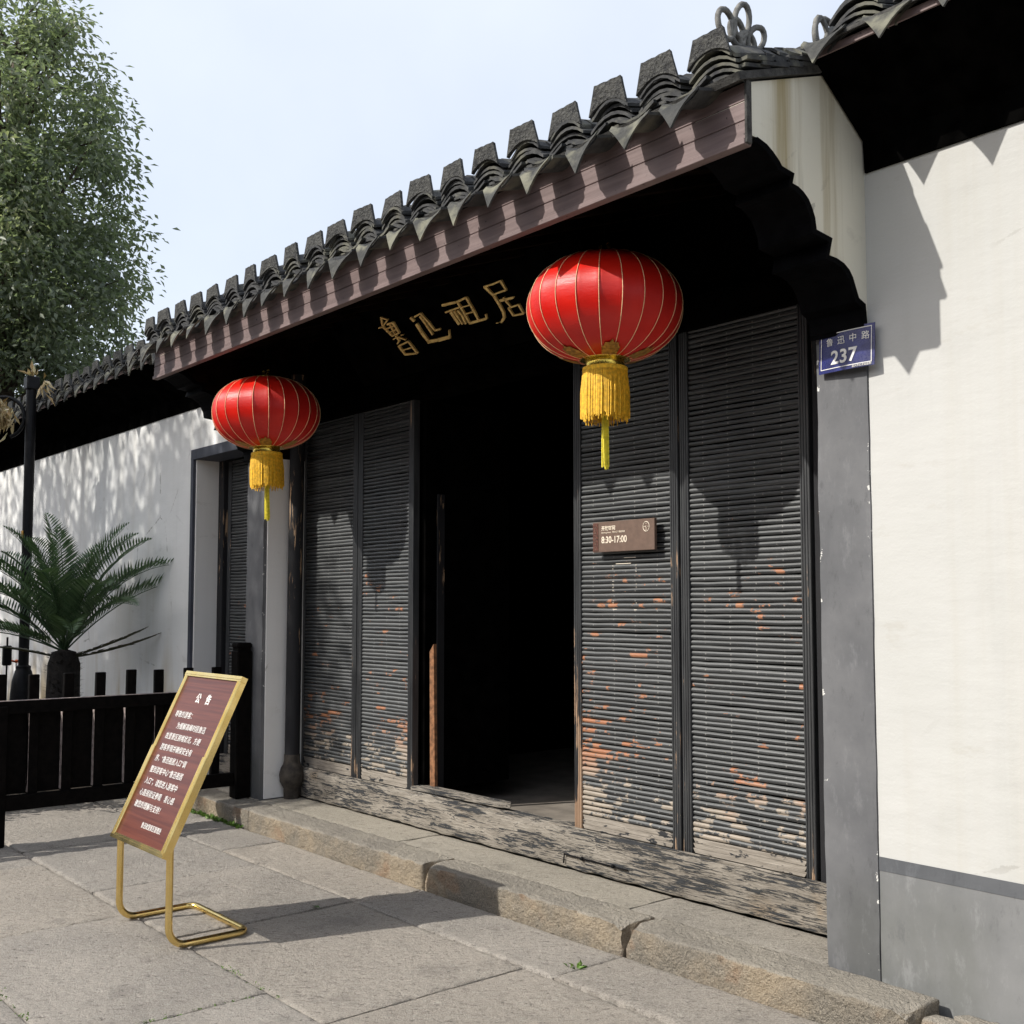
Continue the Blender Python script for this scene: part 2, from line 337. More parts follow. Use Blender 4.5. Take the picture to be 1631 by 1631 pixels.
M_WEED = m_leaf('weed_leaf', (.06, .12, .02), (.13, .24, .04), (.22, .32, .08), .3, .5)
M_ORANGE = simple('orange_petal', (.75, .13, .015), .6, var=.3, scale=50)
M_BARK = simple('camphor_bark', (.085, .065, .048), .9, var=.5, scale=18, bump=.9, dist=.02)
M_CYTRUNK = simple('cycad_trunk_fibre', (.012, .009, .007), .95, var=.5, scale=40, bump=.8, dist=.02)

# ------------------------------------------------------------------ mesh helpers
class MB:
    def __init__(s): s.v, s.f = [], []
    def add(s, vs, fs):
        o = len(s.v); s.v += [tuple(p) for p in vs]; s.f += [tuple(i + o for i in f) for f in fs]; return s
    def box(s, x0, x1, y0, y1, z0, z1, c=0.0):
        if c <= 0:
            v = [(x, y, z) for z in (z0, z1) for y in (y0, y1) for x in (x0, x1)]
            return s.add(v, [(0, 2, 3, 1), (4, 5, 7, 6), (0, 1, 5, 4), (2, 6, 7, 3), (0, 4, 6, 2), (1, 3, 7, 5)])
        X, Y, Z = (x0, x1), (y0, y1), (z0, z1); vs = []; idx = {}
        for i in (0, 1):
            for j in (0, 1):
                for k in (0, 1):
                    sx, sy, sz = (1, -1)[i], (1, -1)[j], (1, -1)[k]
                    for a, d in enumerate(((0, c, c), (c, 0, c), (c, c, 0))):
                        idx[i, j, k, a] = len(vs); vs.append((X[i] + sx * d[0], Y[j] + sy * d[1], Z[k] + sz * d[2]))
        fs = []
        for i in (0, 1):
            q = [idx[i, 0, 0, 0], idx[i, 1, 0, 0], idx[i, 1, 1, 0], idx[i, 0, 1, 0]]; fs.append(q if i else q[::-1])
            q = [idx[0, i, 0, 1], idx[0, i, 1, 1], idx[1, i, 1, 1], idx[1, i, 0, 1]]; fs.append(q if i else q[::-1])
            q = [idx[0, 0, i, 2], idx[1, 0, i, 2], idx[1, 1, i, 2], idx[0, 1, i, 2]]; fs.append(q if i else q[::-1])
            for j in (0, 1):
                fs.append([idx[i, j, 0, 0], idx[i, j, 1, 0], idx[i, j, 1, 1], idx[i, j, 0, 1]])
                fs.append([idx[i, 0, j, 0], idx[i, 1, j, 0], idx[i, 1, j, 2], idx[i, 0, j, 2]])
                fs.append([idx[0, i, j, 1], idx[1, i, j, 1], idx[1, i, j, 2], idx[0, i, j, 2]])
                for k in (0, 1): fs.append([idx[i, j, k, 0], idx[i, j, k, 1], idx[i, j, k, 2]])
        return s.add(vs, fs)
    def prism(s, poly, a, b, axis='x'):
        """polygon (two coords) extruded along axis from a to b"""
        def P(t, p): return {'x': (t, p[0], p[1]), 'y': (p[0], t, p[1]), 'z': (p[0], p[1], t)}[axis]
        n = len(poly); vs = [P(a, p) for p in poly] + [P(b, p) for p in poly]
        fs = [tuple(range(n))[::-1], tuple(range(n, 2 * n))] + [(i, (i + 1) % n, n + (i + 1) % n, n + i) for i in range(n)]
        return s.add(vs, fs)
    def tube(s, pts, r, n=8, cap=True):
        pts = [Vector(p) for p in pts]; rr = r if isinstance(r, (list, tuple)) else [r] * len(pts)
        rings = []; prev = None
        for i, p in enumerate(pts):
            d = (pts[min(i + 1, len(pts) - 1)] - pts[max(i - 1, 0)]).normalized()
            if prev is None: a = d.orthogonal().normalized()
            else: a = (prev - d * prev.dot(d)).normalized()
            prev = a; b = d.cross(a)
            rings.append([p + (a * math.cos(2 * math.pi * k / n) + b * math.sin(2 * math.pi * k / n)) * rr[i] for k in range(n)])
        vs = [v for g in rings for v in g]; fs = []
        for i in range(len(pts) - 1):
            for k in range(n): fs.append((i * n + k, i * n + (k + 1) % n, (i + 1) * n + (k + 1) % n, (i + 1) * n + k))
        if cap: fs += [tuple(range(n))[::-1], tuple(range((len(pts) - 1) * n, len(pts) * n))]
        return s.add(vs, fs)
    def lathe(s, prof, n=24, c=(0, 0, 0), mod=None):
        vs, fs = [], []
        for (r, z) in prof:
            for k in range(n):
                a = 2 * math.pi * k / n; q = r * (mod(a, z) if mod else 1)
                vs.append((c[0] + q * math.cos(a), c[1] + q * math.sin(a), c[2] + z))
        for i in range(len(prof) - 1):
            for k in range(n): fs.append((i * n + k, i * n + (k + 1) % n, (i + 1) * n + (k + 1) % n, (i + 1) * n + k))
        return s.add(vs, fs)
    def mesh(s, name, mat, smooth=None):
        me = bpy.data.meshes.new(name); me.from_pydata(s.v, [], s.f); me.materials.append(mat)
        import bmesh
        bm = bmesh.new(); bm.from_mesh(me); bmesh.ops.recalc_face_normals(bm, faces=bm.faces); bm.to_mesh(me); bm.free()
        if smooth is not None:
            me.polygons.foreach_set('use_smooth', [True] * len(me.polygons)); me.set_sharp_from_angle(angle=R(smooth))
        me.update(); return me
    def obj(s, name, mat, parent=None, smooth=None): return put(name, s.mesh(name, mat, smooth), parent)

WORLD = {}
def put(name, me, parent=None, loc=(0, 0, 0), rot=(0, 0, 0), scale=(1, 1, 1), local=False):
    """link a mesh (or None for an empty); loc is in world space unless local"""
    o = bpy.data.objects.new(name, me); COL.objects.link(o)
    o.location = loc; o.rotation_euler = rot; o.scale = scale
    m = Matrix.LocRotScale(Vector(loc), o.rotation_euler, Vector(scale))
    if parent is not None:
        o.parent = parent
        if local: m = WORLD[parent.name] @ m
        else: o.matrix_parent_inverse = WORLD[parent.name].inverted()
    WORLD[o.name] = m
    return o
def tag(o, label=None, cat=None, group=None, kind=None):
    if label: o['label'] = label
    if cat: o['category'] = cat
    if group: o['group'] = group
    if kind: o['kind'] = kind
    return o
def thing(name, loc, label, cat, group=None): return tag(put(name, None, None, loc), label, cat, group)
def copy_tree(o, parent=None):
    c = o.copy(); COL.objects.link(c)
    if parent is not None: c.parent = parent
    for ch in list(o.children): copy_tree(ch, c)
    return c
def rough_block(x0, x1, y0, y1, z0, z1, res=.03, rad=.02, amp=.004, freq=9, seed=0, chips=()):
    """stone with rounded, uneven edges (grid box pushed onto a rounded box plus noise)"""
    mb = MB(); lo, hi = Vector((x0, y0, z0)), Vector((x1, y1, z1)); key = {}
    def vid(p):
        k = tuple(round(c, 5) for c in p)
        if k not in key: key[k] = len(mb.v); mb.v.append(k)
        return key[k]
    def lin(a, b): n = max(2, int(round((b - a) / res))); return [a + (b - a) * i / n for i in range(n + 1)]
    xs, ys, zs = lin(x0, x1), lin(y0, y1), lin(z0, z1)
    def face(A, B, f):
        for i in range(len(A) - 1):
            for j in range(len(B) - 1):
                mb.f.append((vid(f(A[i], B[j])), vid(f(A[i + 1], B[j])), vid(f(A[i + 1], B[j + 1])), vid(f(A[i], B[j + 1]))))
    for z in (z0, z1): face(xs, ys, lambda a, b: (a, b, z))
    for y in (y0, y1): face(xs, zs, lambda a, b: (a, y, b))
    for x in (x0, x1): face(ys, zs, lambda a, b: (x, a, b))
    out = []
    rv = Vector((rad,) * 3)
    for p in mb.v:
        p = Vector(p); q = Vector([min(max(p[i], lo[i] + rad), hi[i] - rad) for i in range(3)]); d = p - q
        if d.length > 1e-6: p = q + d.normalized() * rad
        s = Vector((p.x * freq + seed * 3.7, p.y * freq, p.z * freq))
        dv = Vector((mnoise.noise(s), mnoise.noise(s + Vector((17, 3, 5))), mnoise.noise(s + Vector((5, 31, 9)))))
        dv2 = mnoise.noise(s * 3.1)
        for (cx, cy, cz, cr, cdp) in chips:
            dd = (p - Vector((cx, cy, cz))).length
            if dd < cr: p = p + (q - p).normalized() * cdp * (1 - dd / cr) if (q - p).length > 1e-6 else p
        out.append(tuple(p + dv * amp + dv * dv2 * amp))
    mb.v = out; return mb
def slab_mesh(x0, x1, y0, y1, z, res, seed, amp=.0030):
    """hand-tooled paving slab: pitted top sheet with chipped rounded rim and sides"""
    nx, ny = max(3, int((x1 - x0) / res)), max(3, int((y1 - y0) / res)); vs, fs = [], []
    sx, sy = random.uniform(-.0025, .0025), random.uniform(-.0025, .0025)
    for j in range(ny + 1):
        for i in range(nx + 1):
            x = x0 + (x1 - x0) * i / nx; y = y0 + (y1 - y0) * j / ny
            d = min(x - x0, x1 - x, y - y0, y1 - y)
            q = Vector((x * 27 + y * 9 + seed * 5.1, y * 33 - x * 10, seed)); big = mnoise.noise(Vector((x * 3, y * 3, seed)))
            h = mnoise.noise(q) * .55 + mnoise.noise(q * 2.3) * .45; pit = max(0.0, mnoise.noise(q * .8 + Vector((40, 7, 0))) - .34)
            rim = max(0.0, 1 - d / (.012 + .010 * (mnoise.noise(Vector((x * 16, y * 16, seed + 9))) + .6)))
            vs.append((x, y, z + amp * h + big * .0025 - pit * .022 - rim * rim * .006 + sx * (x - x0) + sy * (y - y0)))
    W = nx + 1
    for j in range(ny):
        for i in range(nx): a = j * W + i; fs.append((a, a + 1, a + W + 1, a + W))
    rim_ = [i for i in range(W)] + [j * W + nx for j in range(1, ny + 1)] + [ny * W + i for i in range(nx - 1, -1, -1)] + [j * W for j in range(ny - 1, 0, -1)]
    o = len(vs); vs += [(vs[a][0], vs[a][1], -.08) for a in rim_]
    for k in range(len(rim_)): k2 = (k + 1) % len(rim_); fs.append((rim_[k], o + k, o + k2, rim_[k2]))
    mb = MB(); mb.v, mb.f = vs, fs; return mb
def text_mesh(body, size, mat, extrude=.0008, align='LEFT', bold=0.0, spacing=1.0, xs=1.0):
    c = bpy.data.curves.new('t', 'FONT'); c.body = body; c.size = size; c.extrude = extrude; c.align_x = align
    c.offset = bold; c.space_character = spacing; c.resolution_u = 3
    o = bpy.data.objects.new('t', c); COL.objects.link(o)
    dg = bpy.context.evaluated_depsgraph_get(); me = bpy.data.meshes.new_from_object(o.evaluated_get(dg))
    bpy.data.objects.remove(o); me.materials.clear(); me.materials.append(mat)
    if xs != 1.0: me.transform(Matrix.Diagonal((xs, 1, 1, 1)))
    return me
def leaf_mesh(name, P, D, U, L, Wd, tone, mat, fold=.25):
    """many leaves: P base points, D directions, U normals, L lengths, Wd widths (numpy)"""
    n = len(P); Sd = np.cross(D, U); Sd /= np.linalg.norm(Sd, axis=1)[:, None] + 1e-9
    Up = np.cross(Sd, D); l, wd = L[:, None], Wd[:, None]
    mid = P + D * l * .5 - Up * wd * .0
    tip = P + D * l - Up * l * .10
    a = mid + Sd * wd * .5 + Up * wd * fold; b = mid - Sd * wd * .5 + Up * wd * fold
    V = np.stack([P, a, tip, b], 1).reshape(-1, 3)
    base = np.arange(n)[:, None] * 4
    Fa = np.concatenate([base + np.array([0, 1, 2]), base + np.array([0, 2, 3])], 1).reshape(-1, 3)
    me = bpy.data.meshes.new(name)
    me.vertices.add(len(V)); me.vertices.foreach_set('co', V.astype(np.float32).ravel())
    me.loops.add(Fa.size); me.loops.foreach_set('vertex_index', Fa.astype(np.int32).ravel())
    me.polygons.add(len(Fa)); me.polygons.foreach_set('loop_start', np.arange(0, Fa.size, 3, dtype=np.int32))
    me.update(calc_edges=True)
    at = me.attributes.new('tone', 'FLOAT', 'POINT'); at.data.foreach_set('value', np.repeat(tone, 4).astype(np.float32))
    me.materials.append(mat); return me
def unit(a): return a / (np.linalg.norm(a, axis=1)[:, None] + 1e-9)

# ================================================================== LARGE STRUCTURE
YW, YP, YD, YC, ZS = 3.854, 3.845, 4.2, 3.585, 0.128     # wall, pier front, door, kerb front planes; step height
# ---- ground
g = MB().add([(-400, -400, -.035), (400, -400, -.035), (400, 400, -.035), (-400, 400, -.035)], [(0, 1, 2, 3)]).obj('ground', M_DIRT)
tag(g, kind='structure')
pav = tag(MB().add([(-16, -7, -.030), (6, -7, -.030), (6, 3.6, -.030), (-16, 3.6, -.030)], [(0, 1, 2, 3)]).obj('pavement', M_DIRT), kind='structure')
rows = [(-1.1, -.32), (-.32, .5), (.5, 1.33), (1.33, 2.165), (2.165, 3.16), (3.16, 3.583)]
joints = {0: [-8.2, -6.6, -5.1, -3.9, -2.3, -.8, .8], 1: [-9.0, -7.2, -5.8, -4.4, -3.0, -1.6, -.2, 1.2], 2: [-8.1, -6.7, -5.2, -3.75, -2.5, -1.1, .4],
          3: [-9.6, -8.3, -6.95, -5.55, -4.08, -2.9, -1.7, -.4], 4: [-10.2, -8.7, -7.35, -6.1, -5.02, -3.655, -2.45, -1.1, .2], 5: [-9.9, -8.15, -6.6, -5.0, -3.47, -1.95, -.5]}
for k, (y0, y1) in enumerate(rows):
    xs = joints[k]
    for i in range(len(xs) - 1):
        a, b = xs[i], xs[i + 1]; gp = .0035 + random.random() * .004
        near = k >= 2
        mb = slab_mesh(a + gp, b - gp, y0 + gp, y1 - gp, random.uniform(-.005, .003), .017 if k >= 3 else (.026 if near else .10), i + k * 9)
        tag(mb.obj('paving_slab', M_SLAB, pav, 70))
# ---- stone step
step = thing('stone_step', (-5, YC, 0), 'long low granite doorstep with cracked kerb stones below the gate', 'step')
kx = [-9.3, -8.05, -7.09, -5.0, -3.475, -2.095]
for i in range(len(kx) - 1):
    g0 = .016 if i == 4 else .003; g1 = .012 if i == 3 else .003
    ch = [(kx[i], YC, ZS, .10, .035), (kx[i + 1], YC, ZS, .12, .045)] if i >= 3 else []
    mb = rough_block(kx[i] + g0, kx[i + 1] - g1, YC + (.006 if i == 3 else 0), 3.817, -.06, ZS + (.004, -.002, .003, 0, .003)[i], .018, .013, .007, 15, i, ch)
    mb.obj('kerb_stone', M_CURB, step, 60)
tx = [-9.3, -7.42, -5.6, -3.67, -2.58]
for i in range(len(tx) - 1):
    mb = rough_block(tx[i] + .003, tx[i + 1] - .003, 3.823, 4.16, -.02, ZS - .003 + random.uniform(-.004, .002), .035, .014, .004, 9, i + 20)
    mb.obj('tread_stone', M_TREAD, step, 60)
rub = [(-2.02, 3.70, .05), (-1.86, 3.74, .06), (-1.70, 3.72, .045), (-1.95, 3.79, .05), (-1.60, 3.78, .05), (-1.78, 3.80, .04), (-1.45, 3.77, .06), (-1.3, 3.79, .05)]
for i, (x, y, r) in enumerate(rub):
    mb = rough_block(x - r * 1.5, x + r * 1.5, y - r, y + r, -.03, .05 + r, .025, .02, .012, 14, i + 40)
    tag(mb.obj('rubble_stone', M_CURB, step, 60))

# ---- gatehouse
gate = thing('gatehouse', (-5.03, 4.2, 0), 'old tiled gatehouse with black bamboo slat doors and grey piers', 'gatehouse')
PX = {'l': (-7.693, -7.421), 'r': (-2.598, -2.36)}
prof = [(3.845, 2.66), (3.835, 2.747), (3.788, 2.764), (3.748, 2.84), (3.724, 2.865), (3.689, 2.883), (3.640, 2.893), (3.589, 2.894), (3.612, 2.966), (3.508, 2.976),
        (3.500, 3.02), (3.482, 3.054), (3.46, 3.083), (3.428, 3.103), (3.395, 3.115), (3.359, 3.118), (3.372, 3.159), (3.296, 3.167), (3.28, 3.183), (3.241, 3.208), (3.205, 3.225), (3.15, 3.236), (3.10, 3.238)]
def slope(y): return 3.56 + .35 * (y - 3.0)              # top of the tile work
for sd in 'lr':
    x0, x1 = PX[sd]
    mb = rough_block(x0, x1, YP, 4.34, .06, 2.66, .045, .007, .0035, 7, 91); pier = mb.obj('pier', M_PIER, gate, 50)
    if sd == 'l':
        MB().box(x1 - .001, x1 + .012, YP + .03, 4.2, .13, 2.66).obj('plastered_reveal', M_REVEAL, gate)
    # gable above the corbel
    poly = [(4.34, 2.66)] + prof + [(3.10, 3.425), (4.34, 3.425 + .373 * 1.24)]
    MB().prism(poly, x0, x1).obj('gable_wall', M_GABLE, gate)
    if sd == 'l': MB().prism(poly, x1 + .001, x1 + .012).obj('inner_panel', M_SOFFIT, gate)
    else: MB().prism(poly, x0 - .012, x0 - .001).obj('inner_panel', M_SOFFIT, gate)
    # black corbel moulding: a band that follows the profile
    band = []
    for i, p in enumerate(prof):
        a = Vector(prof[max(i - 1, 0)]); b = Vector(prof[min(i + 1, len(prof) - 1)]); d = (b - a).normalized()
        nrm = Vector((-d.y, d.x)); nrm = nrm if nrm.x < 0 or nrm.y < 0 else -nrm
        if nrm.x > .2: nrm = -nrm
        q = Vector(p) + Vector((-.026, -.020)); band.append((q.x, q.y))
    for i in range(len(prof) - 1):
        pass
    poly2 = prof + band[::-1]
    mb = MB(); n = len(prof)
    xa, xb = x0 - .006, x1 + .006
    for i in range(n - 2):
        q = [prof[i], prof[i + 1], band[i + 1], band[i]]
        vs = [(xa, *p) for p in q] + [(xb, *p) for p in q]
        mb.add(vs, [(0, 1, 2, 3), (7, 6, 5, 4), (0, 4, 5, 1), (3, 2, 6, 7)])
    mb.obj('corbel', M_CORBEL, gate)
    MB().box(x0 - .004, x1 + .004, YP - .034, YP + .004, 2.655, 2.70, .004).obj('corbel_block', M_CORBEL, gate)
# fascia boards and batten
for i in range(3):
    MB().box(-7.70, -2.364, 3.093 + .002 * i, 3.122, 3.2165 + i * .0715, 3.285 + i * .0715, .0025).obj('fascia_board', M_FASCIA, gate)
MB().box(-7.702, -2.362, 3.084, 3.126, 3.196, 3.2185, .002).obj('batten', M_FASCIA, gate)
MB().box(-2.3635, -2.352, 3.088, 3.118, 3.20, 3.432, .002).obj('end_strip', M_MORTAR, gate)
# soffit, rafters, lintel, infill above the doors, room behind
MB().prism([(3.124, 3.245), (4.45, 3.71), (4.45, 3.74), (3.124, 3.275)], -7.42, -2.60).obj('soffit', M_SOFFIT, gate)
for i in range(15):
    x = -7.25 + i * .325
    MB().prism([(3.13, 3.20), (4.4, 3.645), (4.4, 3.70), (3.13, 3.242)], x - .025, x + .025).obj('rafter', M_SOFFIT, gate)
MB().box(-7.42, -2.60, 4.16, 4.32, 2.93, 3.10, .006).obj('lintel', M_BLACK, gate)
MB().box(-7.42, -2.60, 4.20, 4.28, 3.10, 3.60).obj('infill_panel', M_BLACK, gate)
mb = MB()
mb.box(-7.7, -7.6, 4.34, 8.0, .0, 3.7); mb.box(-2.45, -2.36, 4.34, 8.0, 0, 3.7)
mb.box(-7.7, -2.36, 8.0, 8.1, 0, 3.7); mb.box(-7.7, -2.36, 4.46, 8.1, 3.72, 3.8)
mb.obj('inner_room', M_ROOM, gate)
MB().box(-7.6, -2.45, 4.30, 8.0, .0, .215).obj('inner_floor', M_FLOOR, gate)
# threshold beam
mb = rough_block(-7.34, -2.60, 4.124, 4.30, .133, .338, .02, .016, .008, 8, 77)
mb.obj('threshold', M_SILL, gate, 50)
MB().box(-7.34, -2.60, 4.150, 4.165, .336, .350, .003).obj('threshold_strip', M_SILL, gate)
# iron cramp on the beam, tape left on a door
mb = MB().tube([(-4.43, 4.116, .158), (-4.425, 4.116, .205), (-4.29, 4.116, .205), (-4.05, 4.118, .203), (-3.955, 4.118, .203)], .0045, 6)
for x in (-4.285, -4.055): mb.lathe([(0, -.012), (.012, -.006), (.013, .004), (0, .012)], 8, (x, 4.114, .205))
mb.obj('iron_cramp', M_IRON, gate)
mb = MB()
for i in range(16):
    for x, w_ in ((-4.165, .006), (-3.995, .005)):
        if random.random() < .4: z_ = 1.53 + i * .0165; mb.box(x + .05, x + .05 + w_ * .7, 4.1865, 4.1875, z_, z_ + .005)
for x0_, x1_, z_ in ((-4.03, -3.945, 1.803), (-4.09, -3.98, 1.772), (-4.11, -4.085, 1.53), (-3.96, -3.94, 1.528)): mb.box(x0_, x1_, 4.1862, 4.1875, z_, z_ + .003)
tag(mb.obj('tape_residue', M_CREAM, gate), kind='stuff')
# posts
MB().tube([(-7.335, 4.062, .40), (-7.335, 4.075, 3.3)], .057, 12).obj('door_post', M_POST, gate, 40)
MB().lathe([(.0, .12), (.058, .12), (.060, .20), (.070, .215), (.088, .25), (.093, .30), (.082, .35), (.066, .375), (.060, .40), (.058, .45)], 18, (-7.335, 4.062, 0)).obj('drum_stone', M_STONE, gate, 50)
MB().box(-2.855, -2.61, 4.19, 4.30, .34, 2.95, .004).obj('door_post', M_POST, gate)
MB().box(-7.49, -7.448, 4.175, 4.26, .345, 2.95, .004).obj('door_post', M_POST, gate)

# ---- door leaves
def stile_poly(w, d):
    pts = [(0, d)]; n = 4
    for i in range(n):
        a, b = w * i / n, w * (i + 1) / n
        pts += [(a + .0015, .004), (a + .004, 0), (b - .004, 0), (b - .0015, .004)]
    return pts + [(w, d)]
def slat_mesh(L, hgt, dep, seed):
    rr = random.Random(seed); mb = MB(); ns, nc = 7, 6; vs = []
    ks = [0, .16, .33, .5, .67, .84, 1]
    for i in range(ns):
        x = L * ks[i]; h = hgt * (1 + rr.uniform(-.09, .07)); dz = rr.uniform(-.0014, .0014); dd = dep * (1 + rr.uniform(-.12, .12))
        for j in range(nc):
            a = math.pi * j / (nc - 1)
            vs.append((x, -dd * math.sin(a) ** .8, dz + h * .5 * math.cos(a)))
    fs = []
    for i in range(ns - 1):
        for j in range(nc - 1): fs.append((i * nc + j, (i + 1) * nc + j, (i + 1) * nc + j + 1, i * nc + j + 1))
    return mb.add(vs, fs)
def door_leaf(parent, x0, x1, y, z0, z1, single, pitch=.026, label=None, sw=.058):
    back = MB().box(x0 + .01, x1 - .01, y, y + .03, z0 + .01, z1 - .01); leaf = back.obj('door_leaf', M_BLACK, parent)
    if label: leaf['label'] = label
    for a in (x0, x1 - sw):
        MB().prism([(a + p, y - .020 + q) for p, q in stile_poly(sw, .05)], z0, z1, 'z').obj('stile', M_STILE, leaf)
    zz = z0 + .075; k = 0; L = x1 - x0 - 2 * sw
    for b_ in range(3): MB().prism([(x0 + .012 + sw * (1 - (b_ + .0) / 3 * 0), z0 + .002 + b_ * .024), (x1 - .012 - sw, z0 + .002 + b_ * .024), (x1 - sw + .001, z0 + .0245 + b_ * .024), (x0 + sw - .001, z0 + .0245 + b_ * .024)], y - .012 + .001 * b_, y + .005, 'y').obj('bottom_rail', M_BLEACH, leaf)
    protos = [slat_mesh(L, pitch * 1.0, .0125, s) for s in range(9)]
    if single: protos = [p.mesh('slat', M_SLAT, 50) for p in protos]
    else: acc = MB()
    while zz < z1 - .01:
        dx, dy = x0 + sw, y + random.uniform(-.0015, .0015); h = pitch
        if single:
            put('slat', random.choice(protos), leaf, (dx, dy, zz + h / 2), (0, random.gauss(0, .0022), 0), (1, random.uniform(.8, 1.15), random.uniform(.84, 1.0)))
        else:
            p = random.choice(protos); sl_ = random.uniform(-.0028, .0028); sc = random.uniform(.92, 1.0)
            acc.add([(a + dx, b + dy, c * sc + zz + h / 2 - a * sl_) for a, b, c in p.v], p.f)
        k += 1; zz = z0 + .075 + k * pitch + random.uniform(-.0012, .0012)
    if not single: tag(acc.obj('slats', M_SLAT, leaf, 50), kind='stuff')
    return leaf
lx = [-7.446, -6.648, -5.957, -4.412, -3.640, -2.866]
door_leaf(gate, lx[3], lx[4] - .006, YD, .345, 2.93, True)
door_leaf(gate, lx[4] + .006, lx[5], YD, .345, 2.93, True)
door_leaf(gate, lx[0], lx[1] - .005, YD, .345, 2.93, False)
door_leaf(gate, lx[1] + .005, lx[2], YD, .345, 2.93, False)
# inner leaves folded back into the room, jamb
MB().box(-5.955, -5.915, 4.25, 4.98, .34, 2.93, .003).obj('open_leaf', M_BLACK, gate)
MB().box(-5.913, -5.90, 4.34, 4.40, .30, 2.3, .003).obj('bolt_strip', M_POST, gate)
MB().box(-4.405, -4.365, 4.25, 4.98, .34, 2.93, .003).obj('open_leaf', M_BLACK, gate)

# ---- tiled roofs
def arc_tile(w, sag, length, th, n=7, up=1, taper=.9, tilt=0.0):
    """curved clay tile: chord w across x, runs along +y; up=1 cover (convex), -1 pan"""
    mb = MB(); vs = []
    for iy, y in enumerate((0, length)):
        ww = w * (1 if iy == 0 else taper)
        for t in (0, th):
            for k in range(n):
                u = -1 + 2 * k / (n - 1); vs.append((u * ww / 2, y, up * (sag * (1 - u * u)) + (t if up > 0 else t) + tilt * y))
    fs = []
    def id(iy, t, k): return (iy * 2 + t) * n + k
    for k in range(n - 1):
        fs += [(id(0, 1, k), id(0, 1, k + 1), id(1, 1, k + 1), id(1, 1, k)), (id(0, 0, k), id(1, 0, k), id(1, 0, k + 1), id(0, 0, k + 1)),
               (id(0, 0, k), id(0, 0, k + 1), id(0, 1, k + 1), id(0, 1, k)), (id(1, 0, k), id(1, 1, k), id(1, 1, k + 1), id(1, 0, k + 1))]
    for iy_k in (0, n - 1):
        fs.append((id(0, 0, iy_k), id(0, 1, iy_k), id(1, 1, iy_k), id(1, 0, iy_k)))
    return mb.add(vs, fs)
def plate_mesh():
    """flared upright eave tile: trapezium face with a curved foot and scalloped lip"""
    mb = MB(); fr, bk = [], []
    n = 9; wt, wb, h = .142, .204, .106
    for r in range(5):
        v = r / 4
        for k in range(n):
            u = -1 + 2 * k / (n - 1); wd = wb + (wt - wb) * v
            z0 = .042 * (1 - u * u); z = z0 + (h - z0) * v + (.0035 * abs(math.sin(u * 8)) if r == 4 else 0)
            y = -.012 - .010 * v + .006 * (1 - abs(u)) * (1 if 0 < r < 4 else 0) * 0
            fr.append((u * wd / 2, y, z)); bk.append((u * wd / 2 * .98, y + .016, z - .002))
    vs = fr + bk; N = len(fr); fs = []
    for r in range(4):
        for k in range(n - 1):
            a = r * n + k; fs += [(a, a + 1, a + n + 1, a + n), (N + a, N + a + n, N + a + n + 1, N + a + 1)]
    per = [k for k in range(n)] + [r * n + n - 1 for r in range(1, 5)] + [4 * n + k for k in range(n - 2, -1, -1)] + [r * n for r in range(3, 0, -1)]
    for i in range(len(per)): a, b = per[i], per[(i + 1) % len(per)]; fs.append((a, N + a, N + b, b))
    # a ridge line across the face
    return mb.add(vs, fs)
def drip_mesh():
    """drip tile: a concave lip whose lower edge runs to a point"""
    mb = MB(); n = 11; fr = []; bk = []; w = .186
    for r in range(5):
        v = r / 4
        for k in range(n):
            u = -1 + 2 * k / (n - 1)
            top0 = -.036 * (1 - u * u); top = top0 + .016; low = top0 - .082 * (1 - abs(u)) ** 1.9 - .007
            z = top + (low - top) * v; y = -.034 * v * (1 - .5 * abs(u)) - .014 + .018 * u * u
            fr.append((u * w / 2, y, z)); bk.append((u * w / 2, y + .012, z + .004))
    vs = fr + bk; N = len(fr); fs = []
    for r in range(4):
        for k in range(n - 1):
            a = r * n + k; fs += [(a, a + n, a + n + 1, a + 1), (N + a, N + a + 1, N + a + n + 1, N + a + n)]
    per = [k for k in range(n)] + [r * n + n - 1 for r in range(1, 5)] + [4 * n + k for k in range(n - 2, -1, -1)] + [r * n for r in range(3, 0, -1)]
    for i in range(len(per)): a, b = per[i], per[(i + 1) % len(per)]; fs.append((a, b, N + b, N + a))
    return mb.add(vs, fs)
ME_PLATE = plate_mesh().mesh('upright_tile', M_PLATE, 35)
ME_DRIP = drip_mesh().mesh('drip_tile', M_DRIP, 35)
ME_ARC = [arc_tile(.196 + .010 * i, .050, .19, .0135, tilt=.30).mesh('stack_tile', M_TILE, 40) for i in range(5)]
ME_PAN = arc_tile(.180, .034, .2, .012, up=-1, tilt=.30).mesh('pan_tile', M_TILE, 40)
def eave_column(parent, x, y, z, j, lower=5, plate=True):
    """upright tile on a pile of curved cover tiles; z is the foot of the upright tile"""
    jx = lambda s: random.uniform(-s, s)
    if not plate: lower += 1; z += .035
    if plate: put('upright_tile', ME_PLATE, parent, (x + jx(.006), y + jx(.006), z + jx(.004)), (R(-6) + jx(.09), jx(.06), jx(.09)), (1 + jx(.06), 1, 1 + jx(.09)))
    for i in range(lower):
        put('stack_tile', ME_ARC[min(i, 4)], parent, (x + jx(.009), y + .004 + .004 * i + jx(.008), z - .016 - i * .0245 + jx(.002)), (0, jx(.045), jx(.07)), (1 + jx(.05), 1, 1 + jx(.12)))
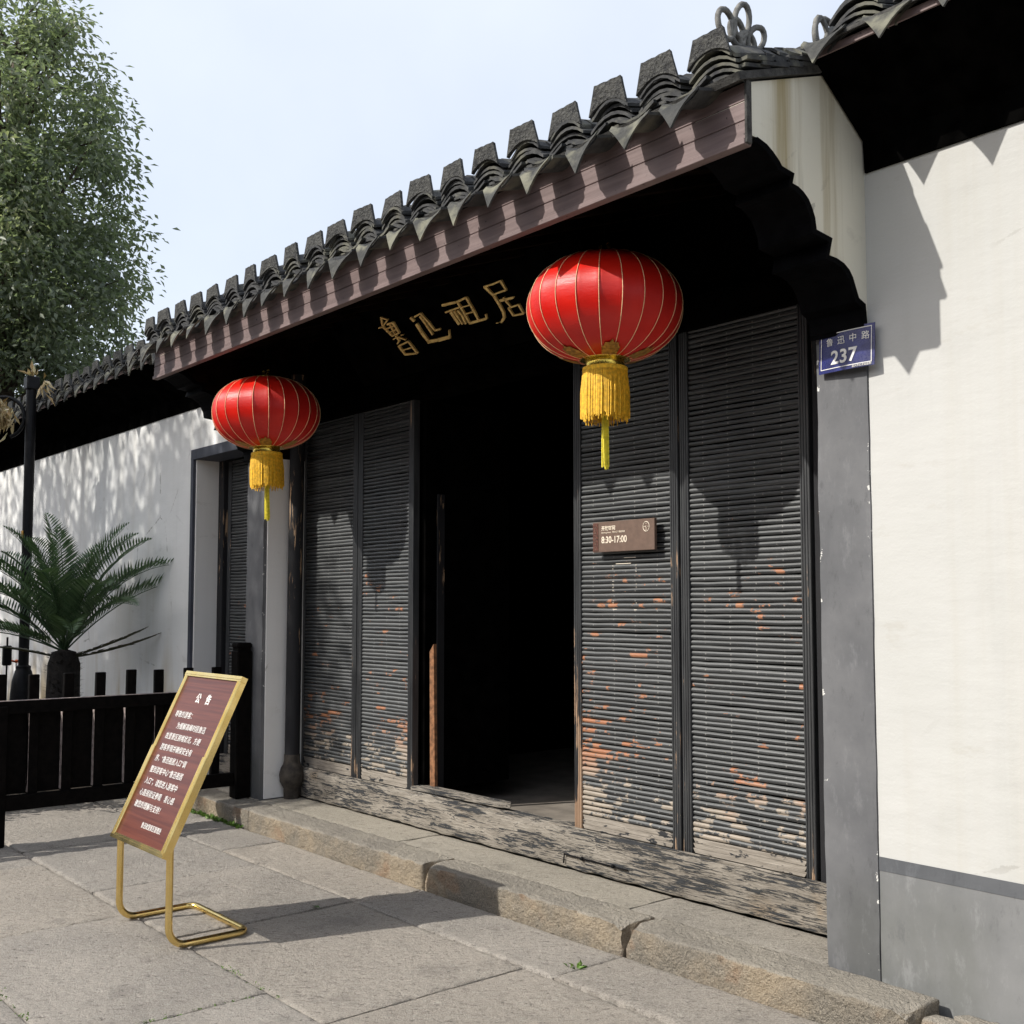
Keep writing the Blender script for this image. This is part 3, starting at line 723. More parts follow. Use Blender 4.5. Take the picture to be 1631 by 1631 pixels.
def roof_field(name, parent, xs, y0, y1, top, pit=.262, step_=.075):
    """overlapping rows behind the eave, one joined mass"""
    mb = MB(); cov = arc_tile(.178, .048, .16, .012, 6, 1, .92); pan = arc_tile(.22, .036, .17, .012, 6, -1, .95)
    n = int((y1 - y0) / step_)
    for i, x in enumerate(xs):
        for k in range(n):
            y = y0 + k * step_; jx, jr = random.uniform(-.006, .006), random.uniform(-.003, .003)
            mb.add([(a + x + jx, b + y, c + top(y) - .060 + (b * .20) + jr) for a, b, c in cov.v], cov.f)
            if i or x < -8 or x > -2.4: mb.add([(a + x + pit / 2, b + y, c + top(y) - .100 + (b * .20) + jr) for a, b, c in pan.v], pan.f)
    return tag(mb.obj(name, M_TILE, parent, 40), kind='stuff')
# gate roof
deck = MB().prism([(3.03, 3.437), (4.40, 3.955), (5.75, 3.45), (5.75, 3.40), (4.40, 3.918), (3.09, 3.431), (3.045, 3.412)], -7.71, -2.345).obj('roof', M_MORTAR, gate)
GX = [-2.478 - .2585 * k for k in range(21)]
for k, x in enumerate(GX): eave_column(deck, x, 3.045, 3.528, k)
for k in range(21):
    x = GX[k] - .129 + .055; put('drip_tile', ME_DRIP, deck, (x + random.uniform(-.015, .015), 2.955, 3.386 + random.uniform(-.006, .008)), (random.uniform(-.12, .12), random.uniform(-.06, .06), random.uniform(-.09, .09)), (1, 1, random.uniform(.92, 1.06)))
    put('pan_tile', ME_PAN, deck, (x, 2.960, 3.390), (0, random.uniform(-.03, .03), 0))
roof_field('tile_courses', deck, GX, 3.04, 4.36, slope)
MB().box(-7.70, -2.36, 4.30, 4.52, 3.94, 4.08, .02).obj('ridge', M_TILE, deck)
# looped clay ornaments on the verge
def loops(cx, cy, cz, sets, tang):
    mb = MB()
    for (dy, dz, ry, rz, rot) in sets:
        pts = []
        for k in range(19):
            a = 2 * math.pi * k / 18; py, pz = ry * math.cos(a), rz * math.sin(a)
            pts.append((cx, cy + dy + py * math.cos(rot) - pz * math.sin(rot), cz + dz + py * math.sin(rot) + pz * math.cos(rot)))
        mb.tube(pts, .0115, 7, False)
    return mb
loops(-2.47, 3.20, 3.665, [(-.075, .03, .045, .055, .3), (.02, .075, .040, .075, -.35), (-.01, .02, .04, .05, .2), (.105, .035, .036, .066, -.75), (.05, .0, .045, .04, 0)], 0).obj('ridge_ornament', M_RING, deck, 60)
loops(-2.47, 3.775, 3.86, [(0, .0, .085, .085, 0), (-.03, .0, .045, .08, .25), (.035, -.01, .04, .075, -.3)], 0).obj('ridge_ornament', M_RING, deck, 60)
# verge: piled tile edges on the outer side
for k in range(15):
    y = 3.08 + k * .088; z = slope(y) - .075
    for q in range(2):
        mb = MB(); o = q * .024; a = .16 + random.uniform(-.01, .01); x1_ = -2.345 + random.uniform(-.008, .008)
        mb.prism([(y, z - o), (y + a, z - o + a * .26), (y + a, z - o + a * .26 - .014), (y, z - o - .014)], -2.50, x1_).obj('verge_tile', M_TILE, deck)

# ---- courtyard walls
def coping(parent, x0, x1, tipz, ZT, first, npl, yv=3.47, right=True, plates=True):
    """black cornice on the wall head, soffit slope, eave tiles"""
    MB().prism([(YW - .012, ZT - .002), (YW - .02, ZT + .125), (3.50, tipz + .075), (3.50, tipz + .115), (4.10, tipz + .36), (4.66, tipz + .10), (4.66, ZT)], x0, x1).obj('cornice', M_BLACK, parent)
    rf = MB().prism([(3.46, tipz + .120), (4.10, tipz + .375), (4.70, tipz + .12), (4.70, tipz + .09), (4.10, tipz + .362), (3.46, tipz + .105)], x0, x1).obj('coping_roof', M_MORTAR, parent)
    xs = [first + .2645 * k * (1 if right else -1) for k in range(npl)]
    MB().box(x0, x1, 3.490, 3.499, tipz + .072, tipz + .100).obj('fascia_board', M_FASCIA, parent)
    for x in xs: eave_column(rf, x, yv, tipz + .170, 0, 5, plates)
    for x in xs:
        xx = x - .132
        put('drip_tile', ME_DRIP, rf, (xx + random.uniform(-.012, .012), yv - .015, tipz + .118 + random.uniform(-.006, .006)), (random.uniform(-.1, .1), random.uniform(-.06, .06), random.uniform(-.08, .08)))
        put('pan_tile', ME_PAN, rf, (xx, yv - .012, tipz + .122), (0, random.uniform(-.03, .03), 0))
    roof_field('tile_courses', rf, xs, yv + .04, 4.10, lambda y: tipz + .24 + .42 * (y - yv), .2645)
    MB().box(x0, x1, 4.02, 4.18, tipz + .38, tipz + .50, .02).obj('ridge', M_TILE, rf)
wr = thing('courtyard_wall', (-.2, 4.0, 0), 'sunlit cream white plaster wall with grey dado right of the gate', 'wall')
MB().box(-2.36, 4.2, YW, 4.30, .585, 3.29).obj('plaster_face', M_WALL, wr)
MB().box(-2.36, 4.2, YW - .003, 4.29, .533, .585).obj('dado_band', M_BAND, wr)
MB().box(-2.36, 4.2, YW - .001, 4.28, .0, .533).obj('dado', M_DADO, wr)
coping(wr, -2.352, 4.2, 3.56, 3.285, -2.155, 24, plates=False)
wl = thing('courtyard_wall', (-12, 4.0, 0), 'shaded white plaster wall with side doorway behind the cycad', 'wall')
ZL = 3.215
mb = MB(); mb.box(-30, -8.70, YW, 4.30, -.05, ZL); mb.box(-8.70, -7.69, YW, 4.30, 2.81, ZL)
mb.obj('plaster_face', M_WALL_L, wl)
coping(wl, -30, -7.705, 3.50, ZL - .005, -7.86, 42, 3.47, False)
# side doorway
MB().box(-8.745, -8.695, YW - .006, 4.08, .13, 2.86, .003).obj('door_surround', M_TRIM, wl)
MB().box(-8.745, -7.69, YW - .007, 4.08, 2.775, 2.862, .003).obj('door_surround', M_TRIM, wl)
MB().box(-8.697, -8.675, YW + .02, 4.09, .13, 2.774).obj('plastered_reveal', M_REVEAL, wl)
MB().box(-8.676, -8.58, 4.07, 4.16, .30, 2.78, .004).obj('door_post', M_POST, wl)
MB().box(-8.676, -7.69, 4.06, 4.20, .11, .325, .006).obj('threshold', M_SILL, wl)
MB().box(-8.7, -7.69, 4.30, 4.34, .1, 2.85).obj('door_backing', M_ROOM, wl)
door_leaf(wl, -8.58, -7.70, 4.13, .33, 2.77, False)

# ================================================================== OBJECTS
# ---- name board with four gilt characters, tilted forward under the eave
TB = R(38); B0 = Vector((0, 3.85, 3.25)); BN = Vector((0, -math.cos(TB), -math.sin(TB))); BD = Vector((0, math.sin(TB), -math.cos(TB)))
def on_board(zx, zy):
    x, y = 590 + zx / 6.273, 440 + zy / 6.273; PYc = 849.43
    d = fwd + rgt * ((x - 815.5) / F_PX) - upv * ((y - PYc) / F_PX)
    t = (B0 - EYE).dot(BN) / d.dot(BN); p = EYE + d * t
    return p.x, (p - B0).dot(BD)
nb = thing('name_board', (-5.1, 3.9, 3.2), 'black board under the eave with four gilt calligraphy characters', 'sign')
def brd(u, s, off): p = B0 + BD * s + BN * off; return (u, p.y, p.z)
mb = MB()
vs = [brd(u, s, o) for o in (-.002, -.03) for (u, s) in ((-6.3, -.22), (-3.9, -.22), (-3.9, .26), (-6.3, .26))]
mb.add(vs, [(0, 1, 2, 3), (7, 6, 5, 4), (0, 4, 5, 1), (1, 5, 6, 2), (2, 6, 7, 3), (3, 7, 4, 0)]).obj('board', M_BLACK, nb)
chars = [
 [([(112, 405), (182, 428)], 9), ([(182, 428), (132, 498), (92, 512)], 9), ([(115, 410), (132, 498)], 8), ([(132, 495), (228, 592)], 11), ([(178, 475), (232, 455), (298, 562)], 14), ([(165, 520), (240, 492)], 9), ([(196, 555), (268, 525)], 9), ([(225, 592), (292, 562)], 9), ([(205, 478), (252, 575)], 8),
  ([(240, 622), (262, 610)], 9), ([(262, 590), (298, 638), (278, 668)], 10), ([(285, 602), (362, 627)], 8), ([(318, 580), (342, 577)], 7), ([(292, 690), (355, 775), (478, 762), (388, 645), (292, 690)], 13), ([(330, 732), (432, 703)], 9)],
 [([(412, 408), (446, 442)], 15), ([(470, 472), (522, 555), (598, 655)], 19), ([(585, 648), (690, 628), (800, 600)], 25), ([(800, 600), (794, 532)], 8), ([(452, 398), (510, 365), (588, 450), (652, 535), (706, 520)], 13), ([(505, 395), (568, 480), (630, 576)], 12), ([(528, 435), (552, 420)], 8)],
 [([(728, 282), (862, 252)], 19), ([(760, 354), (905, 300)], 13), ([(815, 352), (895, 472)], 19), ([(848, 342), (930, 472)], 12), ([(882, 336), (925, 385), (962, 468)], 14), ([(872, 250), (965, 205), (1030, 315), (1088, 428)], 15), ([(878, 250), (940, 350), (1006, 470)], 13), ([(922, 303), (1005, 280)], 9), ([(965, 368), (1045, 345)], 9), ([(1000, 462), (1170, 415)], 17), ([(1170, 418), (1162, 374)], 9)],
 [([(1145, 98), (1230, 72), (1310, 38)], 13), ([(1310, 38), (1366, 130)], 14), ([(1366, 130), (1245, 172)], 13), ([(1150, 97), (1245, 190), (1300, 280), (1338, 350), (1346, 405), (1318, 452)], 17), ([(1268, 458), (1292, 456)], 6), ([(1308, 236), (1438, 205)], 19), ([(1340, 205), (1362, 240), (1415, 300)], 11), ([(1388, 312), (1490, 275), (1542, 365), (1440, 385), (1388, 312)], 13)]]
for ch in chars:
    mb = MB()
    for pts, wd in ch:
        P2 = [Vector(p) for p in pts]
        for a, b in zip(P2[:-1], P2[1:]):
            d = (b - a).normalized(); nn = Vector((-d.y, d.x)) * wd * .66; e = d * wd * .22
            nb_ = nn * random.uniform(.72, 1.0); q = [a - e + nn * .55, a + nn * 1.12, b + nb_, b + e * 1.3 + nb_ * .45, b + e - nb_ * .6, b - nb_, a - nn * 1.05, a - e * 1.2 - nn * .7]
            q = [on_board(*c) for c in q]
            vs = [brd(u, s, .012) for u, s in q] + [brd(u, s, 0) for u, s in q]
            mb.add(vs, [tuple(range(8)), tuple(range(15, 7, -1))] + [(i, (i + 1) % 8, 8 + (i + 1) % 8, 8 + i) for i in range(8)])
    mb.obj('character', M_LEAFGILT, nb)

# ---- lanterns
def make_lantern(loc, label):
    t = thing('lantern', loc, label, 'lantern', 'red palace lanterns hung under the gate eave')
    a, b, NR = .362, .243, 22
    prof_ = []
    for i in range(25):
        th = R(-76) + R(152) * i / 24
        r = a * math.cos(th) ** .82; prof_.append((r, b * 1.03 * math.sin(th)))
    def mod(an, z):
        u = (an * NR / (2 * math.pi)) % 1.0; bulge = abs(math.sin(math.pi * u))
        return .976 + .019 * (1 - bulge) ** 1.3
    body = put('silk_body', MB().lathe(prof_, NR * 6, mod=mod).mesh('silk_body', M_SILK, 80), t, local=True)
    pts = [(r * .998 + .001, 0, z) for r, z in prof_]
    rib = MB().tube(pts, .0016, 5).mesh('gold_rib', M_GOLD, 60)
    for k in range(NR): put('gold_rib', rib, t, (0, 0, 0), (0, 0, 2 * math.pi * k / NR), local=True)
    zt, zb = prof_[-1][1], prof_[0][1]; r0 = prof_[0][0]
    put('top_cap', MB().lathe([(0, .012), (r0 * .8, .012), (r0 + .006, 0), (r0 + .006, -.01)], 24, (0, 0, zt)).mesh('top_cap', M_GILT, 40), t, local=True)
    mb = MB()
    for s in (-1, 1): mb.lathe([(0, .0), (.014, .0), (.017, .02), (.010, .035), (.012, .05), (0, .056)], 10, (s * .026, 0, zt + .010))
    put('hanging_knob', mb.mesh('hanging_knob', M_GILT, 40), t, local=True)
    put('hanger_wire', MB().tube([(0, 0, zt), (0, 0, zt + .30)], .003, 5).mesh('hanger_wire', M_IRON), t, local=True)
    put('collar', MB().lathe([(r0 + .012, .012), (r0 + .006, 0), (.088, -.004), (.092, -.022), (.086, -.040), (.0, -.040)], 28, (0, 0, zb)).mesh('collar', M_GILT, 40), t, local=True)
    # gilt cloud leaves at the foot
    mb = MB(); base = []
    for k in range(-6, 7):
        u = k / 6; hgt = .048 * (1 - u * u) ** .5 * (1 - .22 * abs(math.sin(u * 7)))
        base.append((u, hgt))
    vs = []
    for u, hgt in base:
        for v in (0, .25, .5, .75, 1):
            th = R(-74) + (hgt * v) / b * 1.9; r = a * math.cos(th) ** .82 * .999 + .005; an = u * .26
            vs.append((r * math.cos(an), r * math.sin(an), b * 1.03 * math.sin(th) - .002))
    mb.add(vs, [(5 * i + j, 5 * i + j + 1, 5 * i + j + 6, 5 * i + j + 5) for i in range(len(base) - 1) for j in range(4)])
    me = mb.mesh('cloud_leaf', M_CLOUD, 60)
    for k in range(6): put('cloud_leaf', me, t, (0, 0, 0), (0, 0, k * math.pi / 3 + .4), local=True)
    zf = zb - .036; mb = MB()
    for ring, (rr_, nn, ln) in enumerate(((.108, 120, .235), (.100, 90, .25), (.09, 60, .22))):
        for k in range(nn):
            an = 2 * math.pi * (k + random.random() * .5) / nn; l = ln * random.uniform(.93, 1.03); r1 = rr_ * random.uniform(.97, 1.05)
            p0 = (rr_ * .93 * math.cos(an), rr_ * .93 * math.sin(an), zf); p1 = (r1 * math.cos(an + .02), r1 * math.sin(an + .02), zf - l * .5); p2 = (r1 * math.cos(an), r1 * math.sin(an), zf - l)
            mb.tube([p0, p1, p2], .0026, 3)
    tag(put('fringe', mb.mesh('fringe', M_FRINGE), t, local=True), kind='stuff')
    put('fringe_band', MB().lathe([(.09, .004), (.104, 0), (.106, -.012), (.102, -.02)], 28, (0, 0, zf)).mesh('fringe_band', M_FRINGE, 40), t, local=True)
    mb = MB()
    for k in range(14):
        an = random.uniform(0, 6.28); r1 = random.uniform(.003, .014)
        mb.tube([(r1 * math.cos(an), r1 * math.sin(an), zf - .05), (r1 * math.cos(an), r1 * math.sin(an), zf - .25), (r1 * 1.15 * math.cos(an + .3), r1 * 1.15 * math.sin(an + .3), zf - .455 + random.uniform(-.02, .01))], .0036, 4)
    put('tail_cord', mb.mesh('tail_cord', M_TAIL, 50), t, local=True)
    return t
lan = make_lantern((-3.53, 3.55, 2.925), 'large nearer red silk lantern with gold ribs beside the gilt characters')
lan2 = copy_tree(lan); lan2.location = (-6.70, 3.48, 2.855); lan2.rotation_euler = (.015, -.02, .13); lan2.scale = (1.0, 1.0, .975)
lan2['label'] = 'farther red silk lantern with gold ribs in front of the left pier'

# ---- house number plate
hp = thing('house_number_plate', (-2.4375, 3.83, 2.50), 'blue enamel house number plate reading 237 on the right pier', 'sign')
mb = MB(); n = 9
for i in range(n):
    u = i / (n - 1); x = -2.567 + .258 * u; y = 3.826 - .010 * math.sin(u * math.pi * .9) - .004 * u
    for z, dy in ((2.494, -.006), (2.58, 0), (2.664, .003)): mb.v.append((x, y + dy, z))
for i in range(n): 
    for j in range(3): p = mb.v[i * 3 + j]; mb.v.append((p[0], p[1] + .004, p[2]))
for i in range(n - 1):
    for j in range(2):
        a = i * 3 + j; mb.f += [(a, a + 3, a + 4, a + 1), (27 + a, 27 + a + 1, 27 + a + 4, 27 + a + 3)]
mb.f += [(0, 1, 28, 27), (1, 2, 29, 28), (24, 51, 52, 25), (25, 52, 53, 26)]
for i in range(n - 1): mb.f += [(i * 3, i * 3 + 27, i * 3 + 30, i * 3 + 3), (i * 3 + 2, i * 3 + 5, i * 3 + 32, i * 3 + 29)]
pl = mb.obj('plate', M_ENAMEL, hp, 50)
UPR = (R(90), 0, 0)
def bent(me, yoff=.0015):
    for v in me.vertices:
        u = (v.co.x + 2.567) / .258; z = v.co.z
        k = (z - 2.494) / .086
        dy = -.006 + .006 * k if k < 1 else .003 * (z - 2.58) / .084
        v.co.y += 3.826 - .010 * math.sin(u * math.pi * .9) - .004 * u + dy - yoff
    return me
def plate_text(body, size, x, z, mat, parent, name='lettering', **kw):
    me = text_mesh(body, size, mat, **kw); me.transform(Matrix.Translation((x, 0, z)) @ Matrix.Rotation(R(90), 4, 'X'))
    return put(name, bent(me), parent)
for i, c in enumerate('鲁迅中路'): plate_text(c, .036, -2.530 + i * .055, 2.606, M_WHITE, pl, 'street_name')
plate_text('237', .078, -2.506, 2.526, M_WHITE, pl, 'number', bold=.0016, spacing=1.06)
plate_text('绍兴市公安局监制', .0105, -2.405, 2.498, M_WHITE, pl, 'small_print')
mb = MB()
for i in range(n - 1):
    for (za, zb_) in ((2.508, 2.511), (2.651, 2.654)):
        xs_ = [-2.556 + .236 * i / (n - 1), -2.556 + .236 * (i + 1) / (n - 1)]
        mb.add([(xs_[0], 0, za), (xs_[1], 0, za), (xs_[1], 0, zb_), (xs_[0], 0, zb_)], [(0, 1, 2, 3)])
for xx in (-2.556, -2.323): mb.add([(xx, 0, 2.508), (xx + .003, 0, 2.508), (xx + .003, 0, 2.654), (xx, 0, 2.654)], [(0, 1, 2, 3)])
put('border_line', bent(mb.mesh('border_line', M_WHITE)), pl)

# ---- opening hours plaque
oh = thing('opening_hours_plaque', (-3.99, 4.15, 1.835), 'small brown plaque reading 8:30-17:00 on the slat door', 'sign')
pb = MB().box(-4.212, -3.766, 4.136, 4.156, 1.836, 1.998, .002).obj('plaque', M_PLQ, oh)
MB().box(-4.10, -3.9, 4.155, 4.185, 1.87, 1.96).obj('mount', M_IRON, oh)
sp_ = MB().box(-4.209, -4.170, 4.1335, 4.1362, 1.842, 1.992).obj('pattern_strip', M_PLQR, oh)
mb = MB()
for r in range(10):
    for c in range(3):
        if (r * 3 + c * 5) % 4: mb.box(-4.205 + c * .0125, -4.197 + c * .0125 - (r % 2) * .003, 4.131, 4.1336, 1.847 + r * .0148, 1.849 + r * .0148 + (c % 2) * .005)
mb.obj('pattern_relief', M_PLQ, sp_)
def flat_text(body, size, x, y, z, mat, parent, name='lettering', **kw):
    me = text_mesh(body, size, mat, **kw); me.transform(Matrix.Translation((x, y, z)) @ Matrix.Rotation(R(90), 4, 'X')); return put(name, me, parent)
flat_text('开放时间', .026, -4.146, 4.1352, 1.953, M_CREAM, pb, 'heading', bold=.0006)
flat_text('Opening Hours  개방시간  開放時間', .0115, -4.146, 4.1352, 1.936, M_CREAM, pb, 'small_print')
flat_text('8:30-17:00', .050, -4.146, 4.1352, 1.884, M_CREAM, pb, 'hours', bold=.0008, xs=.88)
mb = MB()
pts = [(-3.822 + .0215 * math.cos(k * math.pi / 14), 4.1352, 1.957 + .025 * math.sin(k * math.pi / 14)) for k in range(29)]
mb.tube(pts, .0021, 5, False)
for an in (90, 0, 180, 270):
    a_ = R(an); mb.box(-3.822 + .014 * math.cos(a_) - .002, -3.822 + .014 * math.cos(a_) + .002, 4.134, 4.1362, 1.957 + .016 * math.sin(a_) - .002, 1.957 + .016 * math.sin(a_) + .002)
mb.box(-3.8235, -3.8205, 4.134, 4.1362, 1.945, 1.962); mb.box(-3.83, -3.8205, 4.134, 4.1362, 1.955, 1.959)
mb.obj('clock_emblem', M_CREAM, pb, 50)

# ---- planks left in the doorway
lp = MB(); poly = [(-5.955, 4.17), (-5.10, 4.20), (-5.02, 4.235), (-5.09, 4.30), (-5.955, 4.29)]
lp.prism(poly, .352, .374, 'z').obj('loose_plank', M_SILL)
tag(bpy.data.objects['loose_plank'], 'thin pale board lying on the threshold in the open doorway', 'plank')
pk = MB(); pk.add([(-5.885, 4.275, .374), (-5.832, 4.275, .374), (-5.832, 4.297, .374), (-5.885, 4.297, .374), (-5.878, 4.262, 1.25), (-5.834, 4.262, 1.30), (-5.834, 4.285, 1.30), (-5.878, 4.285, 1.25)],
    [(3, 2, 1, 0), (4, 5, 6, 7), (0, 1, 5, 4), (1, 2, 6, 5), (2, 3, 7, 6), (3, 0, 4, 7)])
tag(pk.obj('propped_plank', M_PLANK), 'raw orange wooden plank standing upright at the left door jamb', 'plank')

# ---- notice stand
ns = thing('notice_stand', (-5.135, 2.2, 0), 'brass floor stand holding a tilted red brown notice board', 'notice stand')
XA, XB, YF = -5.435, -4.838, 2.067
TL = math.atan2(.352, .745); bl = Vector((0, 2.045, .440)); bdir = Vector((0, math.sin(TL), math.cos(TL))); bnor = Vector((0, -math.cos(TL), math.sin(TL)))
rt = .0165
def arcpts(c, r, a0, a1, plane, n=7):
    o = []
    for k in range(n):
        a = a0 + (a1 - a0) * k / (n - 1)
        o.append((c[0] + (r * math.cos(a) if plane == 'xy' else 0), c[1] + (r * math.cos(a) if plane == 'yz' else (r * math.sin(a) if plane == 'xy' else 0)), c[2] + (r * math.sin(a) if plane == 'yz' else 0)))
    return o
rb = .085; yb = 2.455
path = [(XA, YF, .455)] + [(XA, YF + rb - rb * math.cos(a), rt + rb - rb * math.sin(a)) for a in [math.pi / 2 * k / 7 for k in range(8)]]
path += [(XA + .05 - .05 * math.cos(a), yb - .05 + .05 * math.sin(a), rt) for a in [math.pi / 2 * k / 5 for k in range(6)]]
half = path; other = [(XA + XB - x, y, z) for x, y, z in half][::-1]
MB().tube(half + other, rt, 12).obj('tube_frame', M_BRASS, ns, 60)
MB().tube([(-5.15, yb, rt), (-5.118, yb, rt)], rt + .0012, 12).obj('joint_sleeve', M_BRASS, ns, 60)
BL = .83
def bq(x, s, o): p = bl + bdir * s + bnor * o; return (x, p.y, p.z)
def bslab(x0, x1, s0, s1, o0, o1, c=0):
    mb = MB(); vs = [bq(x, s, o) for o in (o0, o1) for s in (s0, s1) for x in (x0, x1)]
    return mb.add(vs, [(0, 2, 3, 1), (4, 5, 7, 6), (0, 1, 5, 4), (2, 6, 7, 3), (0, 4, 6, 2), (1, 3, 7, 5)])
panel = bslab(XA + .01, XB - .01, -.006, BL - .002, -.012, .002).obj('panel', M_SIGN, ns)
# ribbed brass channels along the sides: slimmer upper, wider lower sleeve
def channel(xc, s0, s1, wd, dp, name):
    mb = MB(); prof_ = []
    k = 3
    for i in range(k):
        a = -wd / 2 + wd * i / k; b = a + wd / k
        prof_ += [(a + .0010, dp - .006), (a + .0030, dp), (b - .0030, dp), (b - .0010, dp - .006)]
    prof_ = [(-wd / 2, -.024)] + prof_ + [(wd / 2, -.024)]
    n = len(prof_); vs = [bq(xc + p, s0, o) for p, o in prof_] + [bq(xc + p, s1, o) for p, o in prof_]
    return mb.add(vs, [tuple(range(n))[::-1], tuple(range(n, 2 * n))] + [(i, (i + 1) % n, n + (i + 1) % n, n + i) for i in range(n)]).obj(name, M_BRASS, ns)
for xc in (XA, XB):
    channel(xc, .44, BL, .026, .012, 'side_rail'); channel(xc, -.012, .445, .033, .016, 'side_sleeve')
bslab(XA - .017, XB + .017, BL - .004, BL + .022, -.022, .011).obj('top_rail', M_BRASS, ns)
bslab(XA - .015, XB + .015, BL + .005, BL + .009, .011, .014).obj('top_bead', M_BRASS, ns)
bslab(XA - .02, XB + .02, -.030, -.002, -.022, .014).obj('bottom_rail', M_BRASS, ns)
bslab(XA - .018, XB + .018, -.018, -.013, .014, .017).obj('bottom_bead', M_BRASS, ns)
mat_board = Matrix(((1, 0, 0, 0), (0, bdir.y, bnor.y, 0), (0, bdir.z, bnor.z, 0), (0, 0, 0, 1)))
def board_text(body, size, x, s, name, **kw):
    me = text_mesh(body, size, M_WHITE, .0006, **kw); p = Vector(bq(x, s, .0030))
    me.transform(Matrix.Translation(p) @ mat_board); return put(name, me, panel)
board_text('公    告', .054, -5.135, .698, 'heading', align='CENTER', bold=.0012)
lines = ['尊敬的游客：', '　　为缓解高峰时段鲁迅', '故里景区拥堵状况，方便', '游客参观并确保安全有', '序，“鲁迅祖居入口”调', '整到游客中心“鲁迅祖居', '入口”，请您进入游客中', '心直接验证参观　衷心感', '谢您的理解与支持！']
for i, t_ in enumerate(lines): tag(board_text(t_, .0365, -5.37, .612 - i * .0585, 'text_line', bold=.0, spacing=1.02), kind='stuff')
board_text('鲁迅故里景区管理处', .030, -5.19, .062, 'signature', bold=.0, xs=.85)

# ---- picket fence running out from the left pier
fe = thing('picket_fence', (-7.6, 3.0, 0), 'low dark wooden picket fence behind the notice stand', 'fence')
FX = -7.60
MB().box(FX - .055, FX + .055, 3.715, 3.835, .128, 1.215, .008).box(FX - .045, FX + .045, 3.725, 3.825, 1.21, 1.235).box(FX - .055, FX + .055, 3.715, 3.835, 1.232, 1.275, .012).obj('end_post', M_FENCE, fe)
MB().box(FX - .024, FX + .024, .7, 3.714, .845, .930, .005).obj('rail', M_FENCE, fe)
MB().box(FX - .026, FX + .026, .7, 3.714, .222, .318, .005).obj('rail', M_FENCE, fe)
pme = MB().box(-.018, .018, -.033, .033, .235, 1.098, .004).mesh('picket', M_FENCE)
ys_ = [3.59, 3.375] + [3.16 - .2135 * k for k in range(11)]
for i, y in enumerate(ys_): put('picket', pme, fe, (FX - .046, y, random.uniform(-.006, .006)), (random.uniform(-.008, .008), random.uniform(-.006, .006), random.uniform(-.02, .02)))
wme = MB().box(-.008, .008, -.1035, .1035, .316, .85, .003).mesh('board', M_FENCE)
for i, y in enumerate(ys_[1:]): put('board', wme, fe, (FX - .076, y - .107, 0), (0, 0, random.uniform(-.015, .015)))
M_SUN_EDGE = simple('painted_sun_edge', (.34, .28, .26), .6, var=.5, scale=30, bump=.3)  # pale colour stands in for sunlight on picket and rail edges
eme = MB().box(-.0178, .0178, -.0348, -.0332, .325, .840).mesh('sun_edge', M_SUN_EDGE)
for i, y in enumerate(ys_[2:]): put('sun_edge', eme, fe, (FX - .046, y, 0), (0, 0, 0))
MB().box(FX - .022, FX + .022, .7, 3.714, .9302, .9325).obj('sun_rail_top', M_SUN_EDGE, fe)
MB().box(FX - .05, FX + .05, 2.02, 2.12, .0, .9, .006).obj('support_post', M_FENCE, fe)

# ---- planted bed behind the fence
bed = MB().box(-22, -8.9, 1.4, YW, -.02, .03, .01).obj('planted_bed', M_SOIL); tag(bed, kind='structure')
def shrub(name, c, rad, n, mat, L, label, cat, group=None, kind=None, flat=.6):
    P = RNG.normal(size=(n, 3)); P = unit(P) * (RNG.random(n) ** .4)[:, None] * np.array(rad); P[:, 2] = np.abs(P[:, 2]) * 1.0
    D = unit(P * np.array([1, 1, .6]) + RNG.normal(size=(n, 3)) * .25 + np.array([0, 0, .25])); U = unit(RNG.normal(size=(n, 3)) + np.array([0, 0, 1.2]))
    me = leaf_mesh(name, P + np.array(c), D, U, RNG.uniform(.6, 1.2, n) * L, RNG.uniform(.6, 1.1, n) * L * .45, RNG.random(n), mat)
    return me
hed = tag(put('low_shrubs', shrub('low_shrubs', (0, 0, 0), (1, 1, 1), 10, M_SHRUB, .06, '', '')), 'dense dark low shrubs filling the bed behind the picket fence', 'shrubs', kind='stuff')
Ps, Ds, Us, Ls, Ws, Ts = [], [], [], [], [], []
for k in range(34):
    cx, cy = random.uniform(-11.5, -8.7), random.uniform(1.5, 3.3)
    n = 210; h = random.uniform(.35, .66); P = unit(RNG.normal(size=(n, 3))) * (RNG.random(n) ** .4)[:, None] * np.array((.30, .30, h * .5)) + np.array((cx, cy, .1 + h * .5))
    Ps.append(P); Ds.append(unit(RNG.normal(size=(n, 3)) + np.array([0, 0, .5]))); Us.append(unit(RNG.normal(size=(n, 3)) + np.array([0, 0, 1])))
    Ls.append(RNG.uniform(.05, .10, n)); Ws.append(RNG.uniform(.025, .045, n)); Ts.append(RNG.random(n))
hed.data = leaf_mesh('low_shrubs', *[np.concatenate(a) for a in (Ps, Ds, Us, Ls, Ws, Ts)], M_SHRUB)
for i, (x, y, z) in enumerate([(-10.15, 3.25, .98), (-11.55, 3.3, .98)]):
    f_ = thing('orange_flower', (x, y, z - .5), ('orange flower beside the cycad trunk just above the fence rail', 'orange flower at the left picture edge above the fence rail')[i], 'flower', 'orange flowers in the planted bed')
    mb = MB()
    for k in range(9):
        a = k * .7; d = Vector((math.cos(a), math.sin(a), .45)).normalized(); s_ = d.cross(Vector((0, 0, 1))).normalized() * .028
        o = Vector((x, y, z)); mb.add([o, o + d * .05 + s_, o + d * .085, o + d * .05 - s_], [(0, 1, 2, 3)])
    mb.obj('petals', M_ORANGE, f_); MB().tube([(x, y, z - .5), (x, y, z)], .005, 5).obj('stem', M_SHRUB, f_)

